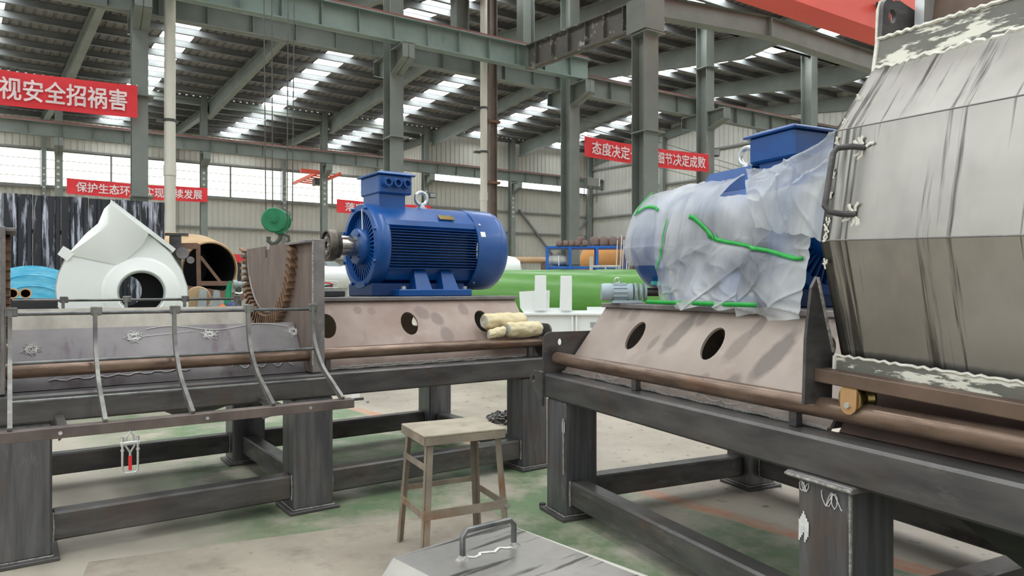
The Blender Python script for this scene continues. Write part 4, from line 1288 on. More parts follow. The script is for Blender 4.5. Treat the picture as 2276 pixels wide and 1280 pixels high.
# ------------------------------------------------------------------ grey hood on rollers over the second machine
hood = empty('crusher_hood', (0, 0, 0), 0, 'big grey faceted steel hood with handle riding on the rail pipe', 'hood')
TH = 2.25
hood.matrix_world = MBm @ Matrix.Translation((TH, 0, 1.2)) @ Matrix.Rotation(R(2.2), 4, 'Y')
HL = 1.30
HP = [(.155, .03), (.017, .485), (.079, .915), (.28, 1.18), (.30, 1.30)]
facets = list(zip(HP[:-1], HP[1:]))
for mi in (False, True):
    for k, (a, b_) in enumerate(facets):
        dy, dz = b_[0] - a[0], b_[1] - a[1]
        L = math.hypot(dy, dz)
        ny, nz = dz / L, -dy / L
        q = []
        for x in (0, HL):
            for (p, o) in ((a, 0), (b_, 0), (b_, .008), (a, .008)):
                y, z = p[0] + ny * o, p[1] + nz * o
                q.append((x, WID - y if mi else y, z))
        mb = MB()
        mb.add(q, [(0, 1, 2, 3), (7, 6, 5, 4), (0, 4, 5, 1), (1, 5, 6, 2), (2, 6, 7, 3), (3, 7, 4, 0)])
        mb.build('side_panel' if k < 3 else 'top_flange', 'hood_steel' if k < 3 else 'hood_flange', hood, smooth=0)
    # seam at the folds
    mb = MB()
    for p in HP[1:3]:
        mb.tube([(0, WID - p[0] if mi else p[0], p[1]), (HL, WID - p[0] if mi else p[0], p[1])], .003, 6)
    mb.build('fold_seam', 'steel_grey', hood)
    sg = lambda y: WID - y if mi else y
    mb = MB(); mb.box(-.0, HL, *sorted((sg(.118), sg(.13))), -.035, .032); lf = mb.build('lower_flange', 'hood_flange', hood, smooth=0)
    mb = MB(); mb.tube([(i * HL / 60, sg(.118), .033 + .004 * math.sin(i * 2.7)) for i in range(61)], .006, 6); mb.tube([(0, sg(.116), .03), (0, sg(.116), -.03)], .008, 6); mb.build('weld_seam', 'primer', lf)
    mb = MB(); mb.box(-.04, HL, *sorted((sg(.05), sg(.135))), -.075, -.022, .004); mb.build('carrier_bar', 'brown_mill', hood)
    # end gusset reaching down to the pipe
    gp = [(.0, -.165), (.0, .10), (.022, .30), (.05, .345), (.155, .03), (.155, -.165)]
    mb = MB(); mb.prism([(sg(u) if not mi else sg(u), v) for u, v in gp], lambda u, v, w: (w, u, v), -.052, -.038); gs = mb.build('end_gusset', 'steel_black', hood, smooth=0)
    mb = MB(); mb.tube([(-.035, sg(.05), .34), (-.035, sg(.10), .19), (-.034, sg(.15), .04)], .007, 6); mb.build('weld_seam', 'weld', gs)
    # roller
    mb = MB(); mb.prism([(.09, -.078), (.16, -.078), (.16, -.135)] + arc(.125, -.14, .035, .035, 0, -180, 9) + [(.09, -.135)], lambda u, v, w: (u, sg(w), v), .045, .052); rl = mb.build('roller_bracket', 'gold_zinc', hood)
    mb = MB(); mb.prism([(.09, -.078), (.16, -.078), (.16, -.135)] + arc(.125, -.14, .035, .035, 0, -180, 9) + [(.09, -.135)], lambda u, v, w: (u, sg(w), v), .145, .152); mb.build('roller_bracket', 'gold_zinc', hood)
    yc = sg(.098)
    mb = MB(); mb.lathe((.125, yc - .045, -.115), (0, 1, 0), [(0, .0), (0, .05), (.012, .05), (.03, .034), (.06, .034), (.078, .05), (.09, .05), (.09, 0)], 24); mb.build('roller_wheel', 'brass', rl)
    mb = MB(); mb.cyl((.125, sg(.035), -.14), (.125, sg(.046), -.14), .012, n=6); mb.build('axle_nut', 'zinc', rl)
# end plates, top edge and upper chute
outl = HP + [(WID - y, z) for y, z in reversed(HP)]
for x in (0.0, HL - .01):
    mb = MB(); mb.prism(outl, lambda u, v, w: (w, u, v), x, x + .01); mb.build('end_plate', 'hood_steel', hood, smooth=0)
mb = MB()
mb.tube([(i * HL / 70, .284 + .003 * math.sin(i * 1.9), 1.178 + .006 * math.sin(i * 2.3) + .006 * math.sin(i * .7)) for i in range(71)], .011, 6)
mb.tube([(i * HL / 70, .298, 1.302 + .004 * math.sin(i * 2.9)) for i in range(71)], .008, 6)
mb.tube([(.004, .28, 1.16), (.004, .30, 1.30)], .010, 6)
mb.build('primer_seam', 'primer', hood)
mb = MB(); mb.box(.0, HL, .30, .36, 1.285, 1.30); mb.build('rim_plate', 'brown_mill', hood, smooth=0)
mb = MB(); mb.prism([(.30, 1.28), (.52, 1.28), (.52, 1.44), (.40, 1.47)] + arc(.345, 1.425, .04, .04, 60, 180, 8), lambda u, v, w: (w, u, v), .0, .02, [ellipse(.362, 1.40, .022, .028, 14)]); lg = mb.build('lifting_lug', 'steel_black', hood)
mb = MB(); mb.tube([(-.004, .302, 1.28), (-.004, .303, 1.42), (-.004, .315, 1.455), (-.004, .345, 1.468)], .006, 6); mb.build('primer_edge', 'primer', lg)
mb = MB()
mb.hexa([(.10, .48, 1.29), (HL, .48, 1.29), (HL, WID - .48, 1.29), (.10, WID - .48, 1.29), (.10, .56, 1.9), (HL, .56, 1.9), (HL, WID - .56, 1.9), (.10, WID - .56, 1.9)]); mb.build('feed_chute', 'brown_mill', hood, smooth=0)
mb = MB(); mb.box(.06, .10, .44, .52, 1.29, 1.95); mb.build('chute_angle', 'zinc', hood, smooth=0)
# handle with primer daubs round its feet
hx = .045
def hood_on(v):                      # on the upright facet, v along z
    f = (v - .485) / (.915 - .485)
    return .017 + .062 * f
mb = MB()
y0_, y1_ = hood_on(.58), hood_on(.83)
pts = [(.14, y1_, .83), (.115, y1_ - .035, .835), (.085, y1_ - .075, .83), (.075, y1_ - .085, .81), (.075, y0_ - .085, .61), (.085, y0_ - .075, .59), (.115, y0_ - .035, .58), (.14, y0_, .58)]
mb.tube(pts, .0115, 10); mb.build('handle', 'steel_black', hood)
for zz in (.83, .58):
    for k in range(7):
        a0 = rnd.random() * 6.28
        yy = hood_on(zz) - .004
        pp = [(.14 + math.cos(a0) * .012, yy, zz + math.sin(a0) * .012), (.14 + math.cos(a0 + .3) * .03, yy, zz + math.sin(a0 + .3) * .028), (.14 + math.cos(a0 + .1) * (.045 + .02 * rnd.random()), yy, zz + math.sin(a0 + .1) * .045)]
        mb = MB(); mb.tube(pp, (.003, .006), 5, flat=(0, 1, 0)); mb.build('primer_daub', 'primer', hood)
for zz in (.50, .53, .57, .66, .75, .88, .95, 1.05, .40):
    f = hood_on(zz) if zz > .485 else .03
    if zz > .915:
        f = .079 + .201 * (zz - .915) / .265
    for k in range(3):
        pp = [(.012 + .02 * rnd.random(), f - .004, zz + .02 * rnd.random()), (.012 + .025 * rnd.random(), f - .004, zz - .012 * rnd.random()), (.006 + .02 * rnd.random(), f - .004, zz - .03 * rnd.random())]
        mb = MB(); mb.tube(pp, (.0025, .004), 5, flat=(0, 1, 0)); mb.build('primer_daub', 'primer', hood)

# ------------------------------------------------------------------ foreground: stool, cover, floor sheet
m0 = Vector((-2.314, 3.836, 0)); md = Vector((.916, .401, 0)); mv = Vector((.401, -.916, 0))
mb = MB()
q = [m0, m0 + md * 2.35, m0 + md * 2.35 + mv * 2.6, m0 + mv * 2.6]
mb.hexa(q + [p + Vector((0, 0, .003)) for p in q])
tag(mb.build('floor_sheet', 'mat_brown', smooth=0), 'thin worn brown sheet lying on the floor under the stool', 'floor sheet')

st = empty('work_stool', (-.345, 4.08, .003), R(27), 'worn welded steel work stool standing between the two machine bases', 'stool')
H = .697
mb = MB(); mb.box(-.245, .245, -.2, .2, H - .012, H, .003); mb.build('seat', 'stool_top', st)
mb = MB()
for (a, b_, c, d) in ((-.245, .245, -.2, -.196), (-.245, .245, .196, .2), (-.245, -.241, -.2, .2), (.241, .245, -.2, .2)):
    mb.box(a, b_, c, d, H - .055, H - .012)
mb.build('seat_apron', 'stool_leg', st, smooth=0)
def angle_leg(ex, ey):
    top = Vector((ex * .222, ey * .178, H - .02)); bot = Vector((ex * .265, ey * .22, 0))
    mb = MB()
    for (wx, wy, tx, ty) in ((.038, .004, 1, 0), (.004, .038, 0, 1)):
        q = []
        for p in (bot, top):
            for (e, g) in ((0, 0), (1, 0), (1, 1), (0, 1)):
                q.append(p + Vector((-ex * wx * e, -ey * wy * g, 0)))
        mb.hexa(q)
    return mb.build('leg', 'stool_leg', st, smooth=0)
for ex in (-1, 1):
    for ey in (-1, 1):
        angle_leg(ex, ey)
def leg_at(ex, ey, z):
    f = 1 - z / (H - .02)
    return Vector((ex * (.222 + .043 * f), ey * (.178 + .042 * f), z))
def flat_bar(p, q, h, m='stool_leg', name='rung'):
    mb = MB(); d = (q - p).normalized(); n = Vector((-d.y, d.x, 0)) * .003
    mb.hexa([p - n, q - n, q + n, p + n, p - n + Vector((0, 0, h)), q - n + Vector((0, 0, h)), q + n + Vector((0, 0, h)), p + n + Vector((0, 0, h))])
    return mb.build(name, m, st, smooth=0)
flat_bar(leg_at(-1, -1, .24), leg_at(1, -1, .24), .05)
flat_bar(leg_at(-1, -1, .24), leg_at(-1, 1, .24), .04)
flat_bar(leg_at(-1, -1, .50), leg_at(-1, 1, .50), .035)
flat_bar(leg_at(1, -1, .24), leg_at(1, 1, .24), .04)
flat_bar(leg_at(-1, 1, .30), leg_at(1, 1, .30), .03)
mb = MB(); p = leg_at(1, -1, .255); mb.cyl(p + Vector((.0, -.012, 0)), p + Vector((0, .004, 0)), .018, n=10); mb.build('weld_blob', 'weld', st)

cv = empty('hood_cover', (-.009, 2.755, 0), math.atan2(-.735, .678), 'grey steel hood cover with bent handle in the lower foreground', 'cover')
# local x runs toward the viewer's right, local y away up-right; the top facet sits at z .58
ZC_ = .58
def cp(x, y, z):
    return Vector((x, y, z))
LY = -.535
mb = MB(); mb.hexa([cp(.0, -.02, ZC_ - .012), cp(1.3, -.06, ZC_ - .012), cp(1.3, LY, ZC_ - .012), cp(0, LY, ZC_ - .012), cp(.0, -.02, ZC_), cp(1.3, -.06, ZC_), cp(1.3, LY, ZC_), cp(0, LY, ZC_)]); mb.build('top_panel', 'hood_steel', cv, smooth=0)
mb = MB(); mb.hexa([cp(0, -.02, ZC_ - .012), cp(1.3, -.06, ZC_ - .012), cp(1.3, .05, ZC_ - .05), cp(0, .0, ZC_ - .03), cp(0, -.02, ZC_), cp(1.3, -.06, ZC_), cp(1.3, .06, ZC_ - .04), cp(0, .0, ZC_ - .02)]); mb.build('bent_edge', 'dusty_grey', cv, smooth=0)
mb = MB(); mb.hexa([cp(0, .0, ZC_ - .032), cp(1.3, .055, ZC_ - .052), cp(1.3, .055, .0), cp(0, .0, .0), cp(0, -.01, ZC_ - .03), cp(1.3, .045, ZC_ - .05), cp(1.3, .045, .0), cp(0, -.01, .0)]); mb.build('side_panel', 'hood_steel', cv, smooth=0)
mb = MB(); mb.hexa([cp(0, LY, ZC_ - .012), cp(1.3, LY, ZC_ - .012), cp(1.3, LY - .07, ZC_ - .09), cp(0, LY - .05, ZC_ - .07), cp(0, LY, ZC_), cp(1.3, LY, ZC_), cp(1.3, LY - .08, ZC_ - .08), cp(0, LY - .06, ZC_ - .06)]); mb.build('bent_edge', 'hood_steel', cv, smooth=0)
mb = MB(); mb.hexa([cp(0, LY - .055, ZC_ - .07), cp(1.3, LY - .08, ZC_ - .09), cp(1.3, LY - .08, 0), cp(0, LY - .055, 0), cp(0, LY - .045, ZC_ - .07), cp(1.3, LY - .07, ZC_ - .09), cp(1.3, LY - .07, 0), cp(0, LY - .045, 0)]); mb.build('side_panel', 'hood_steel', cv, smooth=0)
mb = MB(); mb.prism([(-.02, ZC_), (LY, ZC_), (LY - .055, ZC_ - .065), (LY - .055, 0), (0, 0), (0, ZC_ - .025)], lambda u, v, w: cp(w, u, v), -.008, .0); mb.build('end_plate', 'steel_grey', cv, smooth=0)
mb = MB()
hh = .095
a, b_ = Vector((.194, -.158, ZC_)), Vector((.168, -.371, ZC_))
u_ = (b_ - a)
pts = [a, a + Vector((0, 0, hh * .8)) - u_ * .0, a + Vector((0, 0, hh)) + u_ * .08, b_ + Vector((0, 0, hh)) - u_ * .08, b_ + Vector((0, 0, hh * .8)), b_]
mb.tube(pts, .0105, 10); hd = mb.build('handle', 'rod_steel', cv)
for p in (a, b_):
    mb = MB(); mb.lathe(p, (0, 0, 1), [(0, .026), (.006, .018), (.014, .012)], 12); mb.build('weld_blob', 'weld', hd)
mb = MB(); mb.tube([a + u_ * (i / 14) + Vector((.012 * math.sin(i * 1.3), .006 * math.sin(i * 2.1), .002)) for i in range(15)], (.002, .006), 5, flat=(0, 0, 1)); mb.build('primer_streak', 'chalk', cv)
for k in range(9):
    x = .55 + .5 * rnd.random(); y = .03 - .01 * rnd.random()
    mb = MB(); mb.tube([(x, y - .03, ZC_ - .02), (x + .03, y - .015, ZC_ - .028), (x + .05, y - .04 * rnd.random(), ZC_ - .024)], .003, 5); mb.build('primer_daub', 'chalk', cv)

# black rubber puck by the leg foot
mb = MB(); mb.lathe(at(1206, 1126, 4.81) * Vector((1, 1, 0)), (0, 0, 1), [(0, .022), (.02, .024), (.028, .02), (.028, 0)], 16)
tag(mb.build('rubber_stopper', 'dark'), 'small black rubber stopper on the floor beside a leg foot', 'stopper')

# chain heap on the floor beyond the stool
def link(c, d, up, L=.075, w=.042, r=.0085):
    d = Vector(d).normalized(); up = Vector(up); n = (up - d * up.dot(d)).normalized()
    pts = []
    for i in range(12):
        a = 2 * math.pi * i / 12
        pts.append(Vector(c) + d * (L / 2 * math.cos(a)) + n * (w / 2 * math.sin(a)))
    return pts
ch = empty('chain', (-.05, 7.9, 0), 0, 'heap of grey steel chain on the floor under the machine base', 'chain')
pos = Vector((0, 0, .012))
ang = 0
for i in range(90):
    ang += rnd.uniform(-.9, .9)
    pos = pos + Vector((math.cos(ang) * .06, math.sin(ang) * .05, 0))
    if (pos.x / .24) ** 2 + (pos.y / .2) ** 2 > 1:
        ang += 2.6
        pos = Vector((pos.x * .85, pos.y * .85, 0))
    h = max(0, .1 * (1 - (pos.x / .26) ** 2 - (pos.y / .22) ** 2)) * rnd.random() ** .5
    mb = MB(); mb.tube(link((pos.x, pos.y, .014 + h), (math.cos(ang), math.sin(ang), rnd.uniform(-.2, .2)), (rnd.uniform(-1, 1), rnd.uniform(-1, 1), rnd.uniform(.2, 1))), .0095, 5, closed=True); mb.build('link', 'chain_steel', ch)

# cream cloth rolls on the end of the blue motor's base
def roll(name, c, d, L, r, label, seed):
    d = Vector(d).normalized(); up = Vector((0, 0, 1)); n = d.cross(up).normalized()
    root = empty(name, c, 0, label, 'cloth roll', 'cloth rolls')
    mb = MB()
    def f(u, v):
        a = 2 * math.pi * u
        e = abs(v - .5) * 2
        rr = r * (1 - .22 * max(0, e - .86) / .14) * (1 + .16 * noise.noise(Vector((math.cos(a) * 2, math.sin(a) * 2, v * 6 + seed))) + .025 * math.sin(a * 7 + v * 5))
        return d * (v - .5) * L + n * math.cos(a) * rr + up * (math.sin(a) * rr * .92)
    mb.grid(40, 30, f, cu=True)
    for e in (0, 1):
        o = len(mb.v)
        ring = [f(i / 24, e) for i in range(24)]
        mb.add(ring, [tuple(range(24))])
    mb.build('cloth', 'cloth_cream', root, smooth=60)
    for e in (-.5, .5):
        mb = MB(); mb.tube([d * (e * L * 1.003) + n * math.cos(k * .5) * r * .8 * (1 - k / 60) + up * math.sin(k * .5) * r * .74 * (1 - k / 60) for k in range(50)], .003, 4)
        mb.build('end_coil', 'dusty_grey', root)
    return root
def ma(t, d, z):
    return MA @ Vector((t, d, z))
da = Vector((.814, .581, 0))
roll('cloth_roll', ma(1.58, .235, 1.222), da, .40, .074, 'long cream cloth roll lying at the back of the pair', 1)
roll('cloth_roll', ma(1.68, .095, 1.156), da, .33, .068, 'short cream cloth roll resting on the rail pipe', 4)
roll('cloth_roll', ma(1.42, .11, 1.135), (.9, .3, .2), .14, .045, 'crumpled small cream cloth bundle beside the rolls', 8)

# tray of tools on the base beside the coupling
tr = empty('tool_tray', ma(.12, .75, 1.432), AA, 'flat dark tool tray with cables beside the coupling hub', 'tray')
mb = MB(); mb.box(-.22, .22, -.12, .14, 0, .045, .006); mb.build('tray', 'dark', tr)
mb = MB(); mb.box(-.2, .2, -.1, .12, .045, .055); mb.build('lid', 'grey_paint', tr, smooth=0)
for i in range(7):
    mb = MB(); a0 = rnd.random() * 6
    mb.tube([(-.17 + .33 * k / 10, .02 * math.sin(k * 1.1 + a0), .065 + .02 * rnd.random() + .012 * i % .03) for k in range(11)], .006, 5); mb.build('cable', ['white_paint', 'cable', 'red_grip', 'dark'][i % 4], tr)
mb = MB(); mb.tube([(.02, -.1, .07), (.16, -.1, .07), (.165, -.1, .09), (.165, -.1, .115), (.155, -.1, .12), (.02, -.1, .125)], .004, 5, closed=True); mb.tube([(-.06, -.1, .055), (-.06, -.1, .15)], .006, 5); mb.build('wire_frame', 'white_paint', tr)

# small gear motor on the corner of the wrapped motor's base
gm = empty('gear_motor', MBm @ Vector((.23, .525, 1.397)), AB + R(62), 'small pale grey gear motor on the base below the wrapped motor', 'gear motor')
mb = MB(); mb.lathe((-.17, 0, .075), (1, 0, 0), [(0, .04), (0, .055), (.02, .06), (.07, .06), (.07, .055), (.18, .055), (.19, .06), (.21, .06)], 24); mb.build('motor_body', 'gear_motor', gm)
for i in range(12):
    a = 2 * math.pi * i / 12
    mb = MB(); mb.tube([(-.09, .057 * math.cos(a), .075 + .057 * math.sin(a)), (.0, .057 * math.cos(a), .075 + .057 * math.sin(a))], .004, 4); mb.build('cooling_fin', 'gear_motor', gm, smooth=0)
for x in (.05, .085, .12):
    mb = MB(); mb.lathe((x, 0, .075), (1, 0, 0), [(0, .045), (0, .062), (.014, .062), (.014, .045)], 24); mb.build('flange', 'gear_motor', gm)
mb = MB(); mb.cyl((.13, 0, .075), (.22, 0, .075), .028, n=16); mb.build('shaft', 'hub_iron', gm)
mb = MB(); mb.box(-.1, .1, -.05, .05, 0, .02); mb.build('foot', 'gear_motor', gm, smooth=0)
mb = MB(); mb.tube([(-.06 + .018 * math.cos(a), 0, .155 + .018 * math.sin(a)) for a in [i * .524 for i in range(12)]], .005, 6, closed=True); mb.build('eyebolt', 'zinc', gm)
mb = MB(); mb.prism(arc(.0, .0, .14, .15, 20, 95, 10) + list(reversed(arc(0, 0, .115, .125, 20, 95, 10))), lambda u, v, w: (.2 + u * .9 - .02, w, v), -.07, .05); mb.build('belt_guard', 'teal', gm)
for i in range(4):
    mb = MB(); p = [MBm @ Vector((.5 + i * .35, .50 + .03 * rnd.random(), 1.397 + .004 * k)) + Vector((.03 * k, .012 * math.sin(k + i), 0)) for k in range(4)]
    mb.tube(p, .006, 5); tag(mb.build('scrap_strip', 'dusty_grey'), ['first', 'second', 'third', 'last'][i] + ' pale scrap strip from the gear motor along the base edge', 'scrap', 'scrap strips on the base edge')

# ------------------------------------------------------------------ things behind the machines
def frame_at(px, Y, yaw=None):
    p = at(px, 640, Y); p.z = 0
    if yaw is None:
        yaw = -math.atan2(p.x, p.y)
    return p, yaw
def local(p, yaw, px, py):            # pixel -> (u, z) on the upright plane through p with that yaw
    ux, uy = math.cos(yaw), math.sin(yaw)
    k = (px - 1138) / FPX
    u = (k * p.y - p.x) / (ux - k * uy)
    Y = p.y + u * uy
    return u, CAM_Z + (640 - py) / FPX * Y

# black ribbed screen
P, yw = frame_at(180, 10.6, UA)
root = empty('ribbed_screen', P, yw, 'glossy black corrugated metal screen behind the white fan housing', 'screen')
u0, _ = local(P, yw, -60, 500); u1, zt = local(P, yw, 367, 440)
mb = MB(); n = 0
def fb(u, z, w):
    return (u, -w, z)
nP = 7
for i in range(nP):
    a, b_ = u0 + (u1 - u0) * i / nP, u0 + (u1 - u0) * (i + 1) / nP
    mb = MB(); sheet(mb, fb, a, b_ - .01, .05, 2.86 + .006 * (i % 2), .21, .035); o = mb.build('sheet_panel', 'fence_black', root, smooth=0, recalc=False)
    sm = o.modifiers.new('thickness', 'SOLIDIFY'); sm.thickness = .004
    o.location.y = -.006 * (i % 2)
mb = MB()
for u in (u0 + .1, (u0 + u1) / 2, u1 - .05):
    mb.box(u - .03, u + .03, .02, .08, 0, 2.8)
mb.box(u0, u1, .02, .06, .4, .46); mb.box(u0, u1, .02, .06, 2.3, 2.36)
mb.build('back_frame', 'dark', root, smooth=0)

# white fan housing (volute)
P, yw = frame_at(285, 8.6)
fan = empty('fan_housing', P, yw, 'white painted fan housing with round inlet behind the open screen cage', 'fan housing')
def L2(px, py):
    return local(P, yw, px, py)
def pxpoly(pts):
    return [L2(*p) for p in pts]
hole_c, = pxpoly([(315, 650)])
hr = .275
body_px = [(122, 640), (128, 608), (146, 570), (165, 548), (190, 520), (218, 497), (235, 470), (245, 458), (262, 470), (310, 508), (345, 530), (380, 562), (405, 600), (418, 640), (420, 690), (408, 740), (370, 790), (300, 815), (220, 805), (160, 760), (130, 700)]
bp = pxpoly(body_px)
hol = ellipse(hole_c[0], hole_c[1], hr, hr, 32)
bulge = lambda u, v, w: (u, w, v)
mb = MB(); mb.prism(bp, bulge, .0, .02, [hol]); mb.build('front_plate', 'white_paint', fan)
mb = MB(); mb.prism(bp, bulge, .6, .62, [ellipse(hole_c[0] - .14, hole_c[1] + .02, .15, .19, 28)]); mb.build('back_plate', 'white_paint', fan)
mb = MB()
vs = []
for p in bp:
    vs += [(p[0], .0, p[1]), (p[0], .62, p[1])]
nb = len(bp)
mb.add(vs, [(2 * i, 2 * ((i + 1) % nb), 2 * ((i + 1) % nb) + 1, 2 * i + 1) for i in range(nb)]); o = mb.build('scroll', 'white_paint', fan, smooth=50)
sm = o.modifiers.new('thickness', 'SOLIDIFY'); sm.thickness = .012
mb = MB(); mb.lathe((hole_c[0], .0, hole_c[1]), (0, 1, 0), [(.0, hr + .16), (-.05, hr + .13), (-.09, hr + .03), (-.1, hr), (-.09, hr - .012), (.02, hr - .012), (.1, hr - .03), (.1, hr + .0), (.0, hr + .1)], 48, ring=True); mb.build('inlet_ring', 'white_paint', fan)
mb = MB(); mb.lathe((hole_c[0], 0, hole_c[1]), (0, 1, 0), [(.11, hr + .01), (.12, .5), (.585, .5)], 40, ring=True); mb.build('dark_insert', 'dark', fan)  # black drum inside the white housing: interior shade put in as colour
mb = MB(); mb.prism(ellipse(hole_c[0], hole_c[1], .5, .5, 36), bulge, .585, .595, [ellipse(hole_c[0] - .14, hole_c[1] + .02, .15, .19, 28)]); mb.build('shade_back', 'dark', fan)  # black disc at the back, the same painted-in shade
# outlet duct leaning forward over the scroll
dp = pxpoly([(150, 566), (190, 520), (218, 497), (232, 466), (245, 455), (330, 520), (316, 546), (265, 590)])
offs = [0.0, .0, -.02, -.10, -.16, -.12, -.04, 0]
mb = MB()
fr = [(p[0], o_ - .01, p[1]) for p, o_ in zip(dp, offs)]
bk = [(p[0], .3, p[1]) for p in dp]
k = len(dp)
cen = (sum(p[0] for p in dp) / k, -.16, sum(p[1] for p in dp) / k + .1)
mb.add(fr + bk + [cen], [(i, (i + 1) % k, k + (i + 1) % k, k + i) for i in range(k)] + [(i, (i + 1) % k, 2 * k) for i in range(k)] + [tuple(range(2 * k - 1, k - 1, -1))])
mb.build('outlet_duct', 'white_paint', fan, smooth=50)
a_, b2 = L2(245, 455), L2(385, 560)
mb = MB(); mb.hexa([(a_[0], -.15, a_[1]), (b2[0], -.0, b2[1]), (b2[0], .62, b2[1]), (a_[0], .62, a_[1]), (a_[0] + .01, -.15, a_[1] + .05), (b2[0] + .03, 0, b2[1] + .04), (b2[0] + .03, .62, b2[1] + .04), (a_[0] + .01, .62, a_[1] + .05)]); mb.build('outlet_flange', 'white_paint', fan, smooth=0)
e_ = L2(150, 558)
mb = MB(); mb.hexa([(e_[0] - .1, -.02, e_[1] - .04), (e_[0], -.02, e_[1] - .12), (e_[0], .1, e_[1] - .12), (e_[0] - .1, .1, e_[1] - .04), (e_[0] - .04, -.02, e_[1] + .06), (e_[0] + .08, -.02, e_[1] - .02), (e_[0] + .08, .1, e_[1] - .02), (e_[0] - .04, .1, e_[1] + .06)]); mb.build('lug', 'white_paint', fan, smooth=0)
mb = MB()
zb = min(p[1] for p in bp)
mb.box(-.6, -.5, .05, .55, 0, zb + .25); mb.box(.45, .55, .05, .55, 0, zb + .25); mb.box(-.65, .6, .03, .57, 0, .06); mb.build('stand', 'white_paint', fan, smooth=0)

# blue film wrapped reel with tubes on a dark box
P, yw = frame_at(72, 9.6)
reel = empty('wrapped_reel', P, yw, 'large reel wrapped in bright blue stretch film beside the white fan housing', 'wrapped reel')
def L3(px, py):
    return local(P, yw, px, py)
cz = .98
mb = MB()
mb.lathe((0, .02, cz), (0, 1, 0), [(-.04, 0), (-.05, .3), (-.02, .6), (.02, .8), (.1, .83), (.42, .83), (.5, .7), (.5, 0)], 48); mb.build('film', 'film_blue', reel)
mb = MB()
for r_ in (.35, .55, .7):
    mb.tube([(r_ * math.cos(a), -.035 + r_ * .03, cz + r_ * math.sin(a)) for a in [i * .13 for i in range(8, 20)]], .006, 4)
mb.build('film_fold', 'film_blue', reel)
mb = MB(); mb.box(-.4, .4, .0, .45, 0, .25); mb.build('cradle', 'frame_brown', reel, smooth=0)
P2, y2 = frame_at(75, 7.5)
bx = empty('dark_box', P2, y2, 'low matt black box below the blue wrapped reel', 'box')
x0, zt = local(P2, y2, 12, 664); x1, zb = local(P2, y2, 128, 720)
mb = MB(); mb.box(x0, x1, -.1, .25, 0, zt, .01); mb.build('body', 'dark', bx)
mb = MB(); mb.box(x0 - .01, x1 + .01, -.11, .26, zt - .12, zt - .1); mb.build('rim', 'dark', bx, smooth=0)
for i, (px, lab) in enumerate(((28, 'open brown cardboard tube at the left on the dark box'), (57, 'open brown cardboard tube at the right on the dark box'))):
    c, zc = local(P2, y2, px, 657)
    root = empty('cardboard_tube', P2 + Vector((c * math.cos(y2), c * math.sin(y2), zt)), y2, lab, 'tube', 'cardboard tubes')
    mb = MB(); mb.lathe((0, -.12, .056), (0, 1, 0), [(0, .042), (0, .056), (.4, .056), (.4, .042), (.0, .042)], 24, ring=True); mb.build('tube_wall', 'cardboard', root)
    mb = MB(); mb.cyl((0, .1, .056), (0, .11, .056), .041, n=20); mb.build('tube_core', 'brown_dark', root)

# tan pipe section lying on a brown steel cradle
P, yw = frame_at(468, 12.4)
drum = empty('pipe_section', P, yw, 'large tan coated pipe section with dark open end on brown cradle', 'pipe section')
cz = at(468, 600, 12.4).z
ax = Vector((-.45, 1, .10)).normalized()
mb = MB(); mb.lathe((0, 0, cz), ax, [(0, .475), (.0, .5), (.05, .52), (.6, .6), (1.9, .6), (1.9, .56), (.6, .56), (.06, .47), (0, .475)], 56, ring=True); mb.build('shell', 'tan_shell', drum)
mb = MB(); mb.lathe(Vector((0, 0, cz)) + ax * .05, ax, [(0, .468), (1.2, .5), (1.25, 0)], 48, ring=True); mb.build('dark_insert', 'dark', drum)  # dark sleeve inside the mouth, closed at its far end
cr = empty('steel_cradle', P, yw, 'brown welded angle frame cradle in front of the tan pipe section', 'steel frame')
def Ld(px, py):
    return local(P, yw, px, py)
def bar(mb, a, b_, w=.03, y=-.34):
    A_, B_ = Ld(*a), Ld(*b_)
    mb.tube([(A_[0], y, A_[1]), (B_[0], y, B_[1])], w, 4, flat=(0, 1, 0))
for (a, b_, w, nm) in (((380, 550), (441, 549), .05, 'top_rail'), ((441, 545), (443, 640), .035, 'post'), ((446, 572), (490, 628), .025, 'brace'), ((441, 630), (515, 630), .04, 'rail'), ((384, 552), (386, 690), .035, 'post'), ((400, 640), (540, 660), .06, 'beam')):
    mb = MB(); bar(mb, a, b_, w); mb.build(nm, 'frame_brown', cr, smooth=0)
mb = MB()
za = Ld(0, 640)[1]
for u in (-.85, -.2, .42):
    mb.box(u - .04, u + .04, -.38, -.30, 0, 1.42)
    mb.box(u - .04, u + .04, .6, .7, 0, 1.1)
mb.box(-.9, .5, -.38, .7, 1.1, 1.17)
mb.build('leg_frame', 'frame_brown', cr, smooth=0)
mb = MB(); a = Ld(392, 522); mb.box(a[0] - .09, a[0] + .09, -.42, -.3, 1.42, a[1] - .04); mb.build('stub_post', 'steel_black', cr, smooth=0)
mb = MB(); mb.box(a[0] - .2, a[0] + .2, -.46, -.26, a[1] - .04, a[1] + .0); mb.build('cap_plate', 'steel_black', cr, smooth=0)
mb = MB(); a = Ld(408, 565); mb.lathe((a[0], -.5, a[1]), (0, 1, 0), [(0, .0), (0, .1), (.2, .1), (.2, 0)], 18); mb.build('stub_pipe', 'steel_grey', cr)
mb = MB(); a = Ld(425, 580); mb.lathe((a[0], -.48, a[1]), (0, 1, 0), [(0, 0), (0, .06), (.2, .06), (.2, 0)], 18); mb.build('stub_pipe', 'steel_grey', cr)

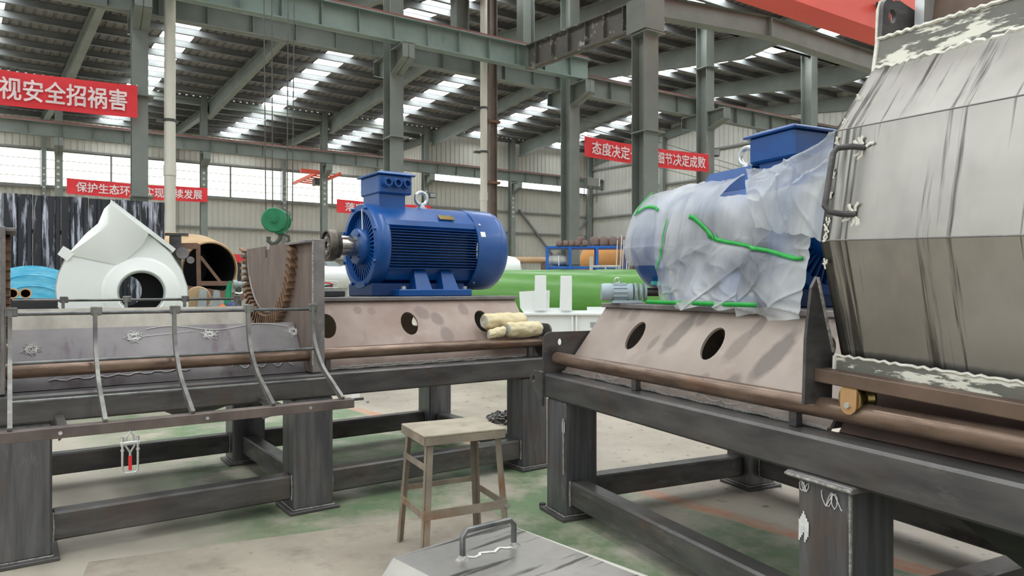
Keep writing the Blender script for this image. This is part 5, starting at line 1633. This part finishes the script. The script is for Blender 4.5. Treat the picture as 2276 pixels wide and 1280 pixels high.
# grey bearing stands, green guard and bits beside the fan housing
P, yw = frame_at(470, 9.9)
bs = empty('bearing_stand', P, yw, 'pale grey bearing stand with two ribbed feet by the rear cage', 'bearing stand')
def Lb(px, py):
    return local(P, yw, px, py)
ZS = Lb(470, 692)[1]
for (a, b_, c, d) in ((437, 459, 642, 692), (468, 489, 645, 692)):
    p0, p1 = Lb(a, d), Lb(b_, c)
    w = p1[0] - p0[0]
    mb = MB(); mb.prism([(p0[0], ZS - .02), (p1[0], ZS - .02), (p1[0], p1[1] - .03), (p1[0] - .02, p1[1]), (p0[0] + w * .35, p1[1]), (p0[0], p0[1])], lambda u, v, w_: (u, w_, v), -.05, .12); mb.build('rib_foot', 'grey_paint', bs, smooth=0)
mb = MB(); p0, p1 = Lb(430, 700), Lb(540, 692); mb.box(p0[0], p1[0], -.2, .3, 0, ZS); mb.build('pedestal', 'grey_paint', bs, smooth=0)
mb = MB(); p = Lb(440, 655); mb.lathe((p[0], .16, p[1] - .05), (0, 1, 0), [(0, 0), (0, .16), (.1, .17), (.1, 0)], 24); mb.build('end_cover', 'tan_shell', bs)
p = Lb(505, 650)
gg = empty('belt_guard', P + Vector((math.cos(yw), math.sin(yw), 0)) * p[0], yw, 'small green belt guard standing on the grey bearing stand', 'belt guard')
gp = [Lb(*q) for q in ((497, 691), (499, 660), (504, 634), (509, 624), (513, 624), (515, 632), (514, 660), (512, 691))]
gp = [(u - p[0], z) for u, z in gp]
mb = MB(); mb.prism(gp, lambda u, v, w: (u, w, v), -.12, .0); mb.build('shell', 'guard_green', gg)
mb = MB(); mb.prism([(u * .6, z * .97 + .03) for u, z in gp], lambda u, v, w: (u, w, v), -.135, -.12); mb.build('face_plate', 'guard_green', gg)
p = Lb(529, 632)
gb = empty('valve_head', P + Vector((math.cos(yw), math.sin(yw), 0)) * p[0] + Vector((0, 0, ZS)), yw, 'grey cast valve head beside the green belt guard', 'valve')
mb = MB(); z_ = p[1] - ZS; mb.cyl((0, .08, 0), (0, .08, z_), .035, n=14); mb.build('stem', 'hook_dark', gb)
mb = MB(); mb.lathe((-.06, .08, z_), (1, 0, 0), [(0, .04), (0, .065), (.05, .065), (.06, .045), (.12, .045), (.13, .06), (.17, .06), (.17, 0)], 18); mb.build('head', 'grey_paint', gb)
mb = MB(); mb.tube([(-.04, -.06, z_ - .12), (.02, -.08, z_ - .13), (.1, -.05, z_ - .1)], .014, 6); mb.build('lever', 'white_paint', gb)
p = Lb(493, 682)
mb = MB(); mb.grid(16, 10, lambda u, v: Vector((p[0], -.14, p[1] - .015)) + Vector((.06 * math.cos(6.283 * u) * math.sin(3.14 * v) * (1 + .2 * math.sin(u * 19)), .05 * math.sin(6.283 * u) * math.sin(3.14 * v), .045 * math.cos(3.14 * v) + .008 * math.sin(u * 25))), cu=True)
o = mb.build('plastic_scrap', 'orange', smooth=60); o.location = P; o.rotation_euler.z = yw
tag(o, 'crumpled bright orange plastic scrap on the grey stand', 'scrap')
p = Lb(517, 681)
mb = MB(); mb.grid(20, 12, lambda u, v: Vector((p[0], -.15, p[1])) + Vector((.09 * math.cos(6.283 * u) * math.sin(3.14 * v) * (1 + .15 * math.sin(u * 25 + v * 9)), .06 * math.sin(6.283 * u) * math.sin(3.14 * v), .065 * math.cos(3.14 * v) + .012 * math.sin(u * 31))), cu=True)
o = mb.build('work_glove_bundle', 'denim', smooth=60); o.location = P; o.rotation_euler.z = yw
tag(o, 'bundled blue and white work cloth beside the orange plastic', 'cloth')

# crane hook block on four ropes
P = at(621, 490, 14); P = Vector((P.x, P.y, 0))
hk = empty('hook_block', (P.x, P.y, at(621, 490, 14).z), UA - .25, 'green crane hook block hanging on four wire ropes', 'crane hook')
rr = .245
for i, (y, r_) in enumerate(((-.13, rr), (.0, rr * .98), (.12, rr * .95))):
    mb = MB(); mb.lathe((0 + .05 * i - .1, y, 0), (0, 1, 0), [(0, .0), (0, r_ * .92), (.03, r_), (.09, r_), (.12, r_ * .92), (.12, 0)], 36); mb.build('sheave_cover', 'hook_green', hk)
mb = MB(); mb.cyl((-.1, -.17, 0), (-.1, -.12, 0), .06, n=18); mb.cyl((-.1, -.2, 0), (-.1, -.17, 0), .025, n=8); mb.build('axle_cap', 'hook_green', hk)
mb = MB(); mb.box(-.09, .09, -.07, .1, -.27, -.18, .02); mb.build('swivel', 'hook_green', hk)
pts = [(0, 0, -.25), (.02, 0, -.32), (.0, 0, -.38), (-.06, 0, -.45), (-.14, 0, -.47), (-.21, 0, -.41), (-.2, 0, -.33)]
mb = MB(); mb.tube(pts, .042, 10); mb.build('hook', 'hook_dark', hk)
mb = MB(); mb.tube([(.05, 0, -.26), (.18, 0, -.31), (.18, 0, -.40), (.12, 0, -.47)], .03, 8); mb.build('hook', 'hook_dark', hk)
for (x, y) in ((-.30, 0), (-.15, .1), (.17, -.05), (.29, .06)):
    mb = MB(); mb.tube([(x * .85, y, .0), (x, y, 5.4)], .011, 6); mb.build('wire_rope', 'cable', hk)
root = empty('hoist_girder', W(1.9, -1.1), math.atan2(-V.y, -V.x), 'orange hoist girder above the picture carrying the green hook block', 'crane')
mb = MB(); mb.box(-.2, 18.6, -.2, .2, 8.9, 9.6); mb.build('girder', 'crane_orange', root, smooth=0)
mb = MB(); mb.box(.6, 2.2, -.5, .5, 8.3, 8.9); mb.build('trolley', 'hook_green', root, smooth=0)

# white vessel behind the coupling
P, yw = frame_at(745, 9.2, UA)
vs_ = empty('white_vessel', P, yw, 'horizontal white vessel behind the coupling hub of the blue motor', 'vessel')
z0_ = at(745, 612, 9.2).z
mb = MB(); mb.lathe((-.55, 0, z0_ - .02), (1, 0, 0), [(0, 0), (.01, .12), (.03, .145), (.9, .145), (.93, .12), (.94, 0)], 32); mb.build('shell', 'white_paint', vs_)
mb = MB()
for x in (-.3, .1):
    mb.lathe((x, 0, z0_ - .02), (1, 0, 0), [(0, .14), (0, .15), (.03, .15), (.03, .14)], 32)
mb.build('band', 'white_paint', vs_)
mb = MB(); mb.box(-.45, -.35, -.1, .1, 0, z0_ - .13); mb.box(.2, .3, -.1, .1, 0, z0_ - .13); mb.build('saddle', 'white_paint', vs_, smooth=0)
mb = MB(); mb.box(-.42, -.26, -.06, .06, z0_ + .1, z0_ + .26, .01); mb.build('valve_box', 'grey_paint', vs_)
mb = MB(); mb.hexa([(-.1, -.05, z0_ + .1), (.1, -.05, z0_ + .1), (.1, .05, z0_ + .1), (-.1, .05, z0_ + .1), (-.2, -.04, z0_ + .28), (-.16, -.04, z0_ + .28), (-.16, .04, z0_ + .28), (-.2, .04, z0_ + .28)]); mb.build('bracket', 'grey_paint', vs_, smooth=0)

# green tank, white trough in front of it
P, yw = frame_at(1290, 12.4, R(4))
gt = empty('green_tank', P, yw, 'long glossy green cylindrical tank behind the white trough', 'tank')
zt = at(1290, 598, 11.9).z
mb = MB(); mb.lathe((-2.1, 0, zt - .58), (1, 0, 0), [(0, 0), (.02, .3), (.08, .5), (.18, .58), (3.6, .58), (3.7, .5), (3.76, .3), (3.78, 0)], 56); mb.build('shell', 'tank_green', gt)
for x in (-1.4, 1.0):
    mb = MB(); mb.box(x - .1, x + .1, -.4, .4, 0, zt - 1.05); mb.build('saddle', 'tank_green', gt, smooth=0)
mb = MB(); mb.tube([(.3, -.02, zt - .01), (1.6, -.02, zt - .01)], .02, 5); mb.build('top_seam', 'tank_green', gt)
P, yw = frame_at(1135, 13.4)
dm = empty('white_dome', P, yw, 'white rounded vessel end beside the fan cover of the blue motor', 'vessel')
zc = at(1135, 598, 13.4).z
mb = MB(); mb.lathe((-.6, 0, zc - .02), (1, 0, 0), [(0, .27), (.55, .27), (.68, .25), (.78, .17), (.81, 0)], 32); mb.build('shell', 'white_paint', dm)
mb = MB(); mb.box(-.6, -.4, -.2, .2, 0, zc - .2); mb.build('stand', 'white_paint', dm, smooth=0)
P, yw = frame_at(1255, 9.6, R(-3))
wt = empty('white_trough', P, yw, 'white painted steel trough with upright plates before the green tank', 'trough')
def Lt(px, py):
    return local(P, yw, px, py)
x0, zf = Lt(1170, 695); x1, _ = Lt(1420, 700)
x0 -= .05
mb = MB(); mb.box(x0, x1, .0, .5, 0, zf - .02); mb.build('body', 'white_paint', wt, smooth=0)
mb = MB(); mb.box(x0 - .05, x1, -.06, .02, zf - .03, zf, .004); mb.build('rim_flange', 'white_paint', wt)
for px in (1272, 1281):
    u, _ = Lt(px, 720)
    mb = MB(); mb.box(u - .012, u + .012, -.04, .0, 0, zf - .03); mb.build('stiffener', 'white_paint', wt, smooth=0)
pl = [Lt(*q) for q in ((1154, 648), (1188, 646), (1189, 614), (1214, 614), (1214, 645), (1222, 645), (1221, 684), (1244, 684), (1246, 615), (1271, 615), (1269, 690), (1305, 690), (1305, 682), (1366, 682), (1366, 698), (1166, 698), (1156, 684))]
mb = MB(); mb.prism(pl, lambda u, v, w: (u, w, v), .02, .04); mb.build('end_plate', 'white_paint', wt, smooth=0)
for (a, b_, c, d) in ((1189, 1214, 612, 690), (1246, 1271, 613, 690)):
    p0, p1 = Lt(a, d), Lt(b_, c)
    mb = MB(); mb.box(p0[0], p1[0], -.02, .14, p0[1], p1[1], .004); mb.build('upright_plate', 'white_paint', wt)
p0, p1 = Lt(1312, 728), Lt(1336, 716)
mb = MB(); mb.box(p0[0], p1[0], -.006, .0, p0[1], p1[1]); mb.build('label_plate', 'grey_paint', wt, smooth=0)

# blue rack with pipe elbows, orange tank, rods
P, yw = frame_at(1300, 15.2, R(-4))
rk = empty('steel_rack', P, yw, 'blue painted steel rack loaded with pipe elbows', 'rack')
def Lr(px, py):
    return local(P, yw, px, py)
x0, zt = Lr(1214, 547); x1, _ = Lr(1398, 543)
zl = Lr(1240, 592)[1]
mb = MB(); mb.box(x0, x1, -.02, .6, zt - .05, zt, .006); mb.build('shelf', 'rack_blue', rk)
mb = MB(); mb.box(x0, x1, -.02, .6, zl - .05, zl, .006); mb.build('shelf', 'rack_blue', rk)
for px in (1216, 1267, 1327, 1393):
    u, _ = Lr(px, 560)
    for y in (-.03, .57):
        mb = MB(); mb.box(u - .03, u + .03, y, y + .05, 0, zt); mb.build('post', 'rack_blue', rk, smooth=0)
def elbow(px, py, R0, r, yawe, label, dy=0.2):
    u, z = Lr(px, py)
    o = empty('pipe_elbow', P + Vector((math.cos(yw) * u - math.sin(yw) * dy, math.sin(yw) * u + math.cos(yw) * dy, zt)), yw + yawe, label, 'pipe elbow', 'pipe elbows on the rack')
    mb = MB()
    n, m = 9, 20
    def f(uu, v):
        a = R(180 - 105 * v); b_ = 2 * math.pi * uu
        rad = R0 + r * math.cos(b_)
        return Vector((rad * math.cos(a) + R0 * .4, r * math.sin(b_), rad * math.sin(a)))
    mb.grid(m, n, f, cu=True)
    o2 = mb.build('bend', 'elbow', o, smooth=60, recalc=False)
    o2.location.z = 0.0
    sm = o2.modifiers.new('wall', 'SOLIDIFY'); sm.thickness = .02; sm.offset = -1
    return o
bigs = ((1322, 528, 'big rusty elbow first of the large ones on the rack'), (1343, 527, 'big rusty elbow second of the large ones on the rack'), (1364, 527, 'big rusty elbow third of the large ones on the rack'), (1386, 525, 'big rusty elbow last of the large ones by the plastic wrap'))
for i, (px, py, lab) in enumerate(bigs):
    elbow(px, py, .12, .09, 1.54 + .02 * i, lab)
for i, (px, lab) in enumerate(((1243, 'small dark elbow at the empty end of the rack'), (1257, 'small pale elbow second from the rack end'), (1270, 'small elbow third from the rack end'), (1284, 'small elbow fourth from the rack end'), (1300, 'small elbow beside the first big elbow'))):
    elbow(px, 540, .065, .05, 1.6 - .02 * i, lab, .05)
o = elbow(1291, 526, .085, .075, .9, 'reddish elbow lying on top of the small elbows', .3); o.location.z += .06
P3, y3 = frame_at(1345, 17.0, R(10))
ot = empty('orange_tank', P3, y3, 'ochre orange tank seen through the blue rack', 'tank')
zc = at(1345, 572, 17).z
mb = MB(); mb.lathe((-.62, 0, zc - .05), (1, 0, 0), [(0, 0), (.02, .12), (.1, .26), (.22, .33), (1.3, .33), (1.4, .28), (1.45, 0)], 36); mb.build('shell', 'tank_orange', ot)
mb = MB(); mb.box(-.3, -.2, -.25, .25, 0, zc - .3); mb.box(.4, .5, -.25, .25, 0, zc - .3); mb.build('stand', 'frame_brown', ot, smooth=0)
wbk = empty('white_bundle', P + Vector((0, 0, zl + .012)), yw, 'whitish wrapped bundle on the lower rack shelf', 'bundle')
u, _ = Lr(1240, 580)
mb = MB(); mb.grid(24, 14, lambda a, b_: Vector((u, .25, .1)) + Vector((.2 * math.cos(3.1416 * b_) * (1 + .04 * math.sin(a * 25)), .2 * math.cos(6.283 * a) * math.sin(3.14 * b_) ** .5, .13 * math.sin(6.283 * a) * math.sin(3.14 * b_) ** .5 + .03)), cu=True); mb.build('wrapping', 'dusty_grey', wbk, smooth=60)
mb = MB(); mb.tube([(u + .02, .03, .0), (u + .02, .04, .22)], .01, 5); mb.build('tie', 'white_paint', wbk)
for i in range(8):
    px = 1372 + i * 4.6
    u, _ = Lr(px, 560)
    o = MB(); o.tube([(u - .14, -.42, .0), (u, -.08, zt + .12 + .05 * (i % 3))], .013, 6)
    ob = o.build('leaning_rod', ['dusty_grey', 'frame_brown', 'zinc'][i % 3]); ob.location = P; ob.rotation_euler.z = yw
    tag(ob, ['first', 'second', 'third', 'fourth', 'fifth', 'sixth', 'seventh', 'eighth'][i] + ' thin metal rod from the left leaning on the blue rack', 'rod', 'rods leaning on the rack')
P4, y4 = frame_at(1335, 14.2)
pf = empty('pipe_trestle', P4, y4, 'low pale pipe trestle in front of the blue rack', 'trestle')
zz = at(1335, 592, 14.2).z
mb = MB(); mb.tube([(-.2, 0, zz), (.38, 0, zz)], .025, 8); mb.build('top_rail', 'zinc', pf)
for x in (-.2, -.17, .1, .36):
    mb = MB(); mb.tube([(x, 0, zz + (.2 if x < -.1 else .02)), (x - .05, -.05, 0)], .018, 6); mb.build('leg', 'dusty_grey', pf)
# long pale pipe and red cabinet in the back
P5, y5 = frame_at(1185, 17, R(2))
lp = empty('pale_pipe', P5, y5, 'pale tan pipe lying on a stand behind the white dome', 'pipe')
zz = at(1185, 578, 17).z
mb = MB(); mb.cyl((-.75, 0, zz), (.45, 0, zz), .075, n=20); mb.build('pipe', 'tan_shell', lp)
mb = MB(); mb.box(-.6, -.5, -.15, .15, 0, zz - .07); mb.box(.2, .3, -.15, .15, 0, zz - .07); mb.box(-.75, .45, -.05, .2, 0, zz - .3); mb.build('stand', 'elbow', lp, smooth=0)
P6, y6 = frame_at(533, 16, UA)
rc = empty('switch_cabinet', P6, y6, 'small red switch cabinet far behind the toothed side wall', 'cabinet')
zz = at(533, 565, 16).z
zb2 = at(533, 584, 16).z
mb = MB(); mb.box(-.2, .2, 0, .12, zb2, zz, .006); mb.build('body', 'banner_red', rc)
mb = MB(); mb.box(-.18, .18, -.012, .0, zb2 + .02, zz - .02, .004); mb.build('door', 'banner_red', rc)
mb = MB(); mb.box(-.04, .04, .03, .09, 0, zb2); mb.build('post', 'dark', rc, smooth=0)
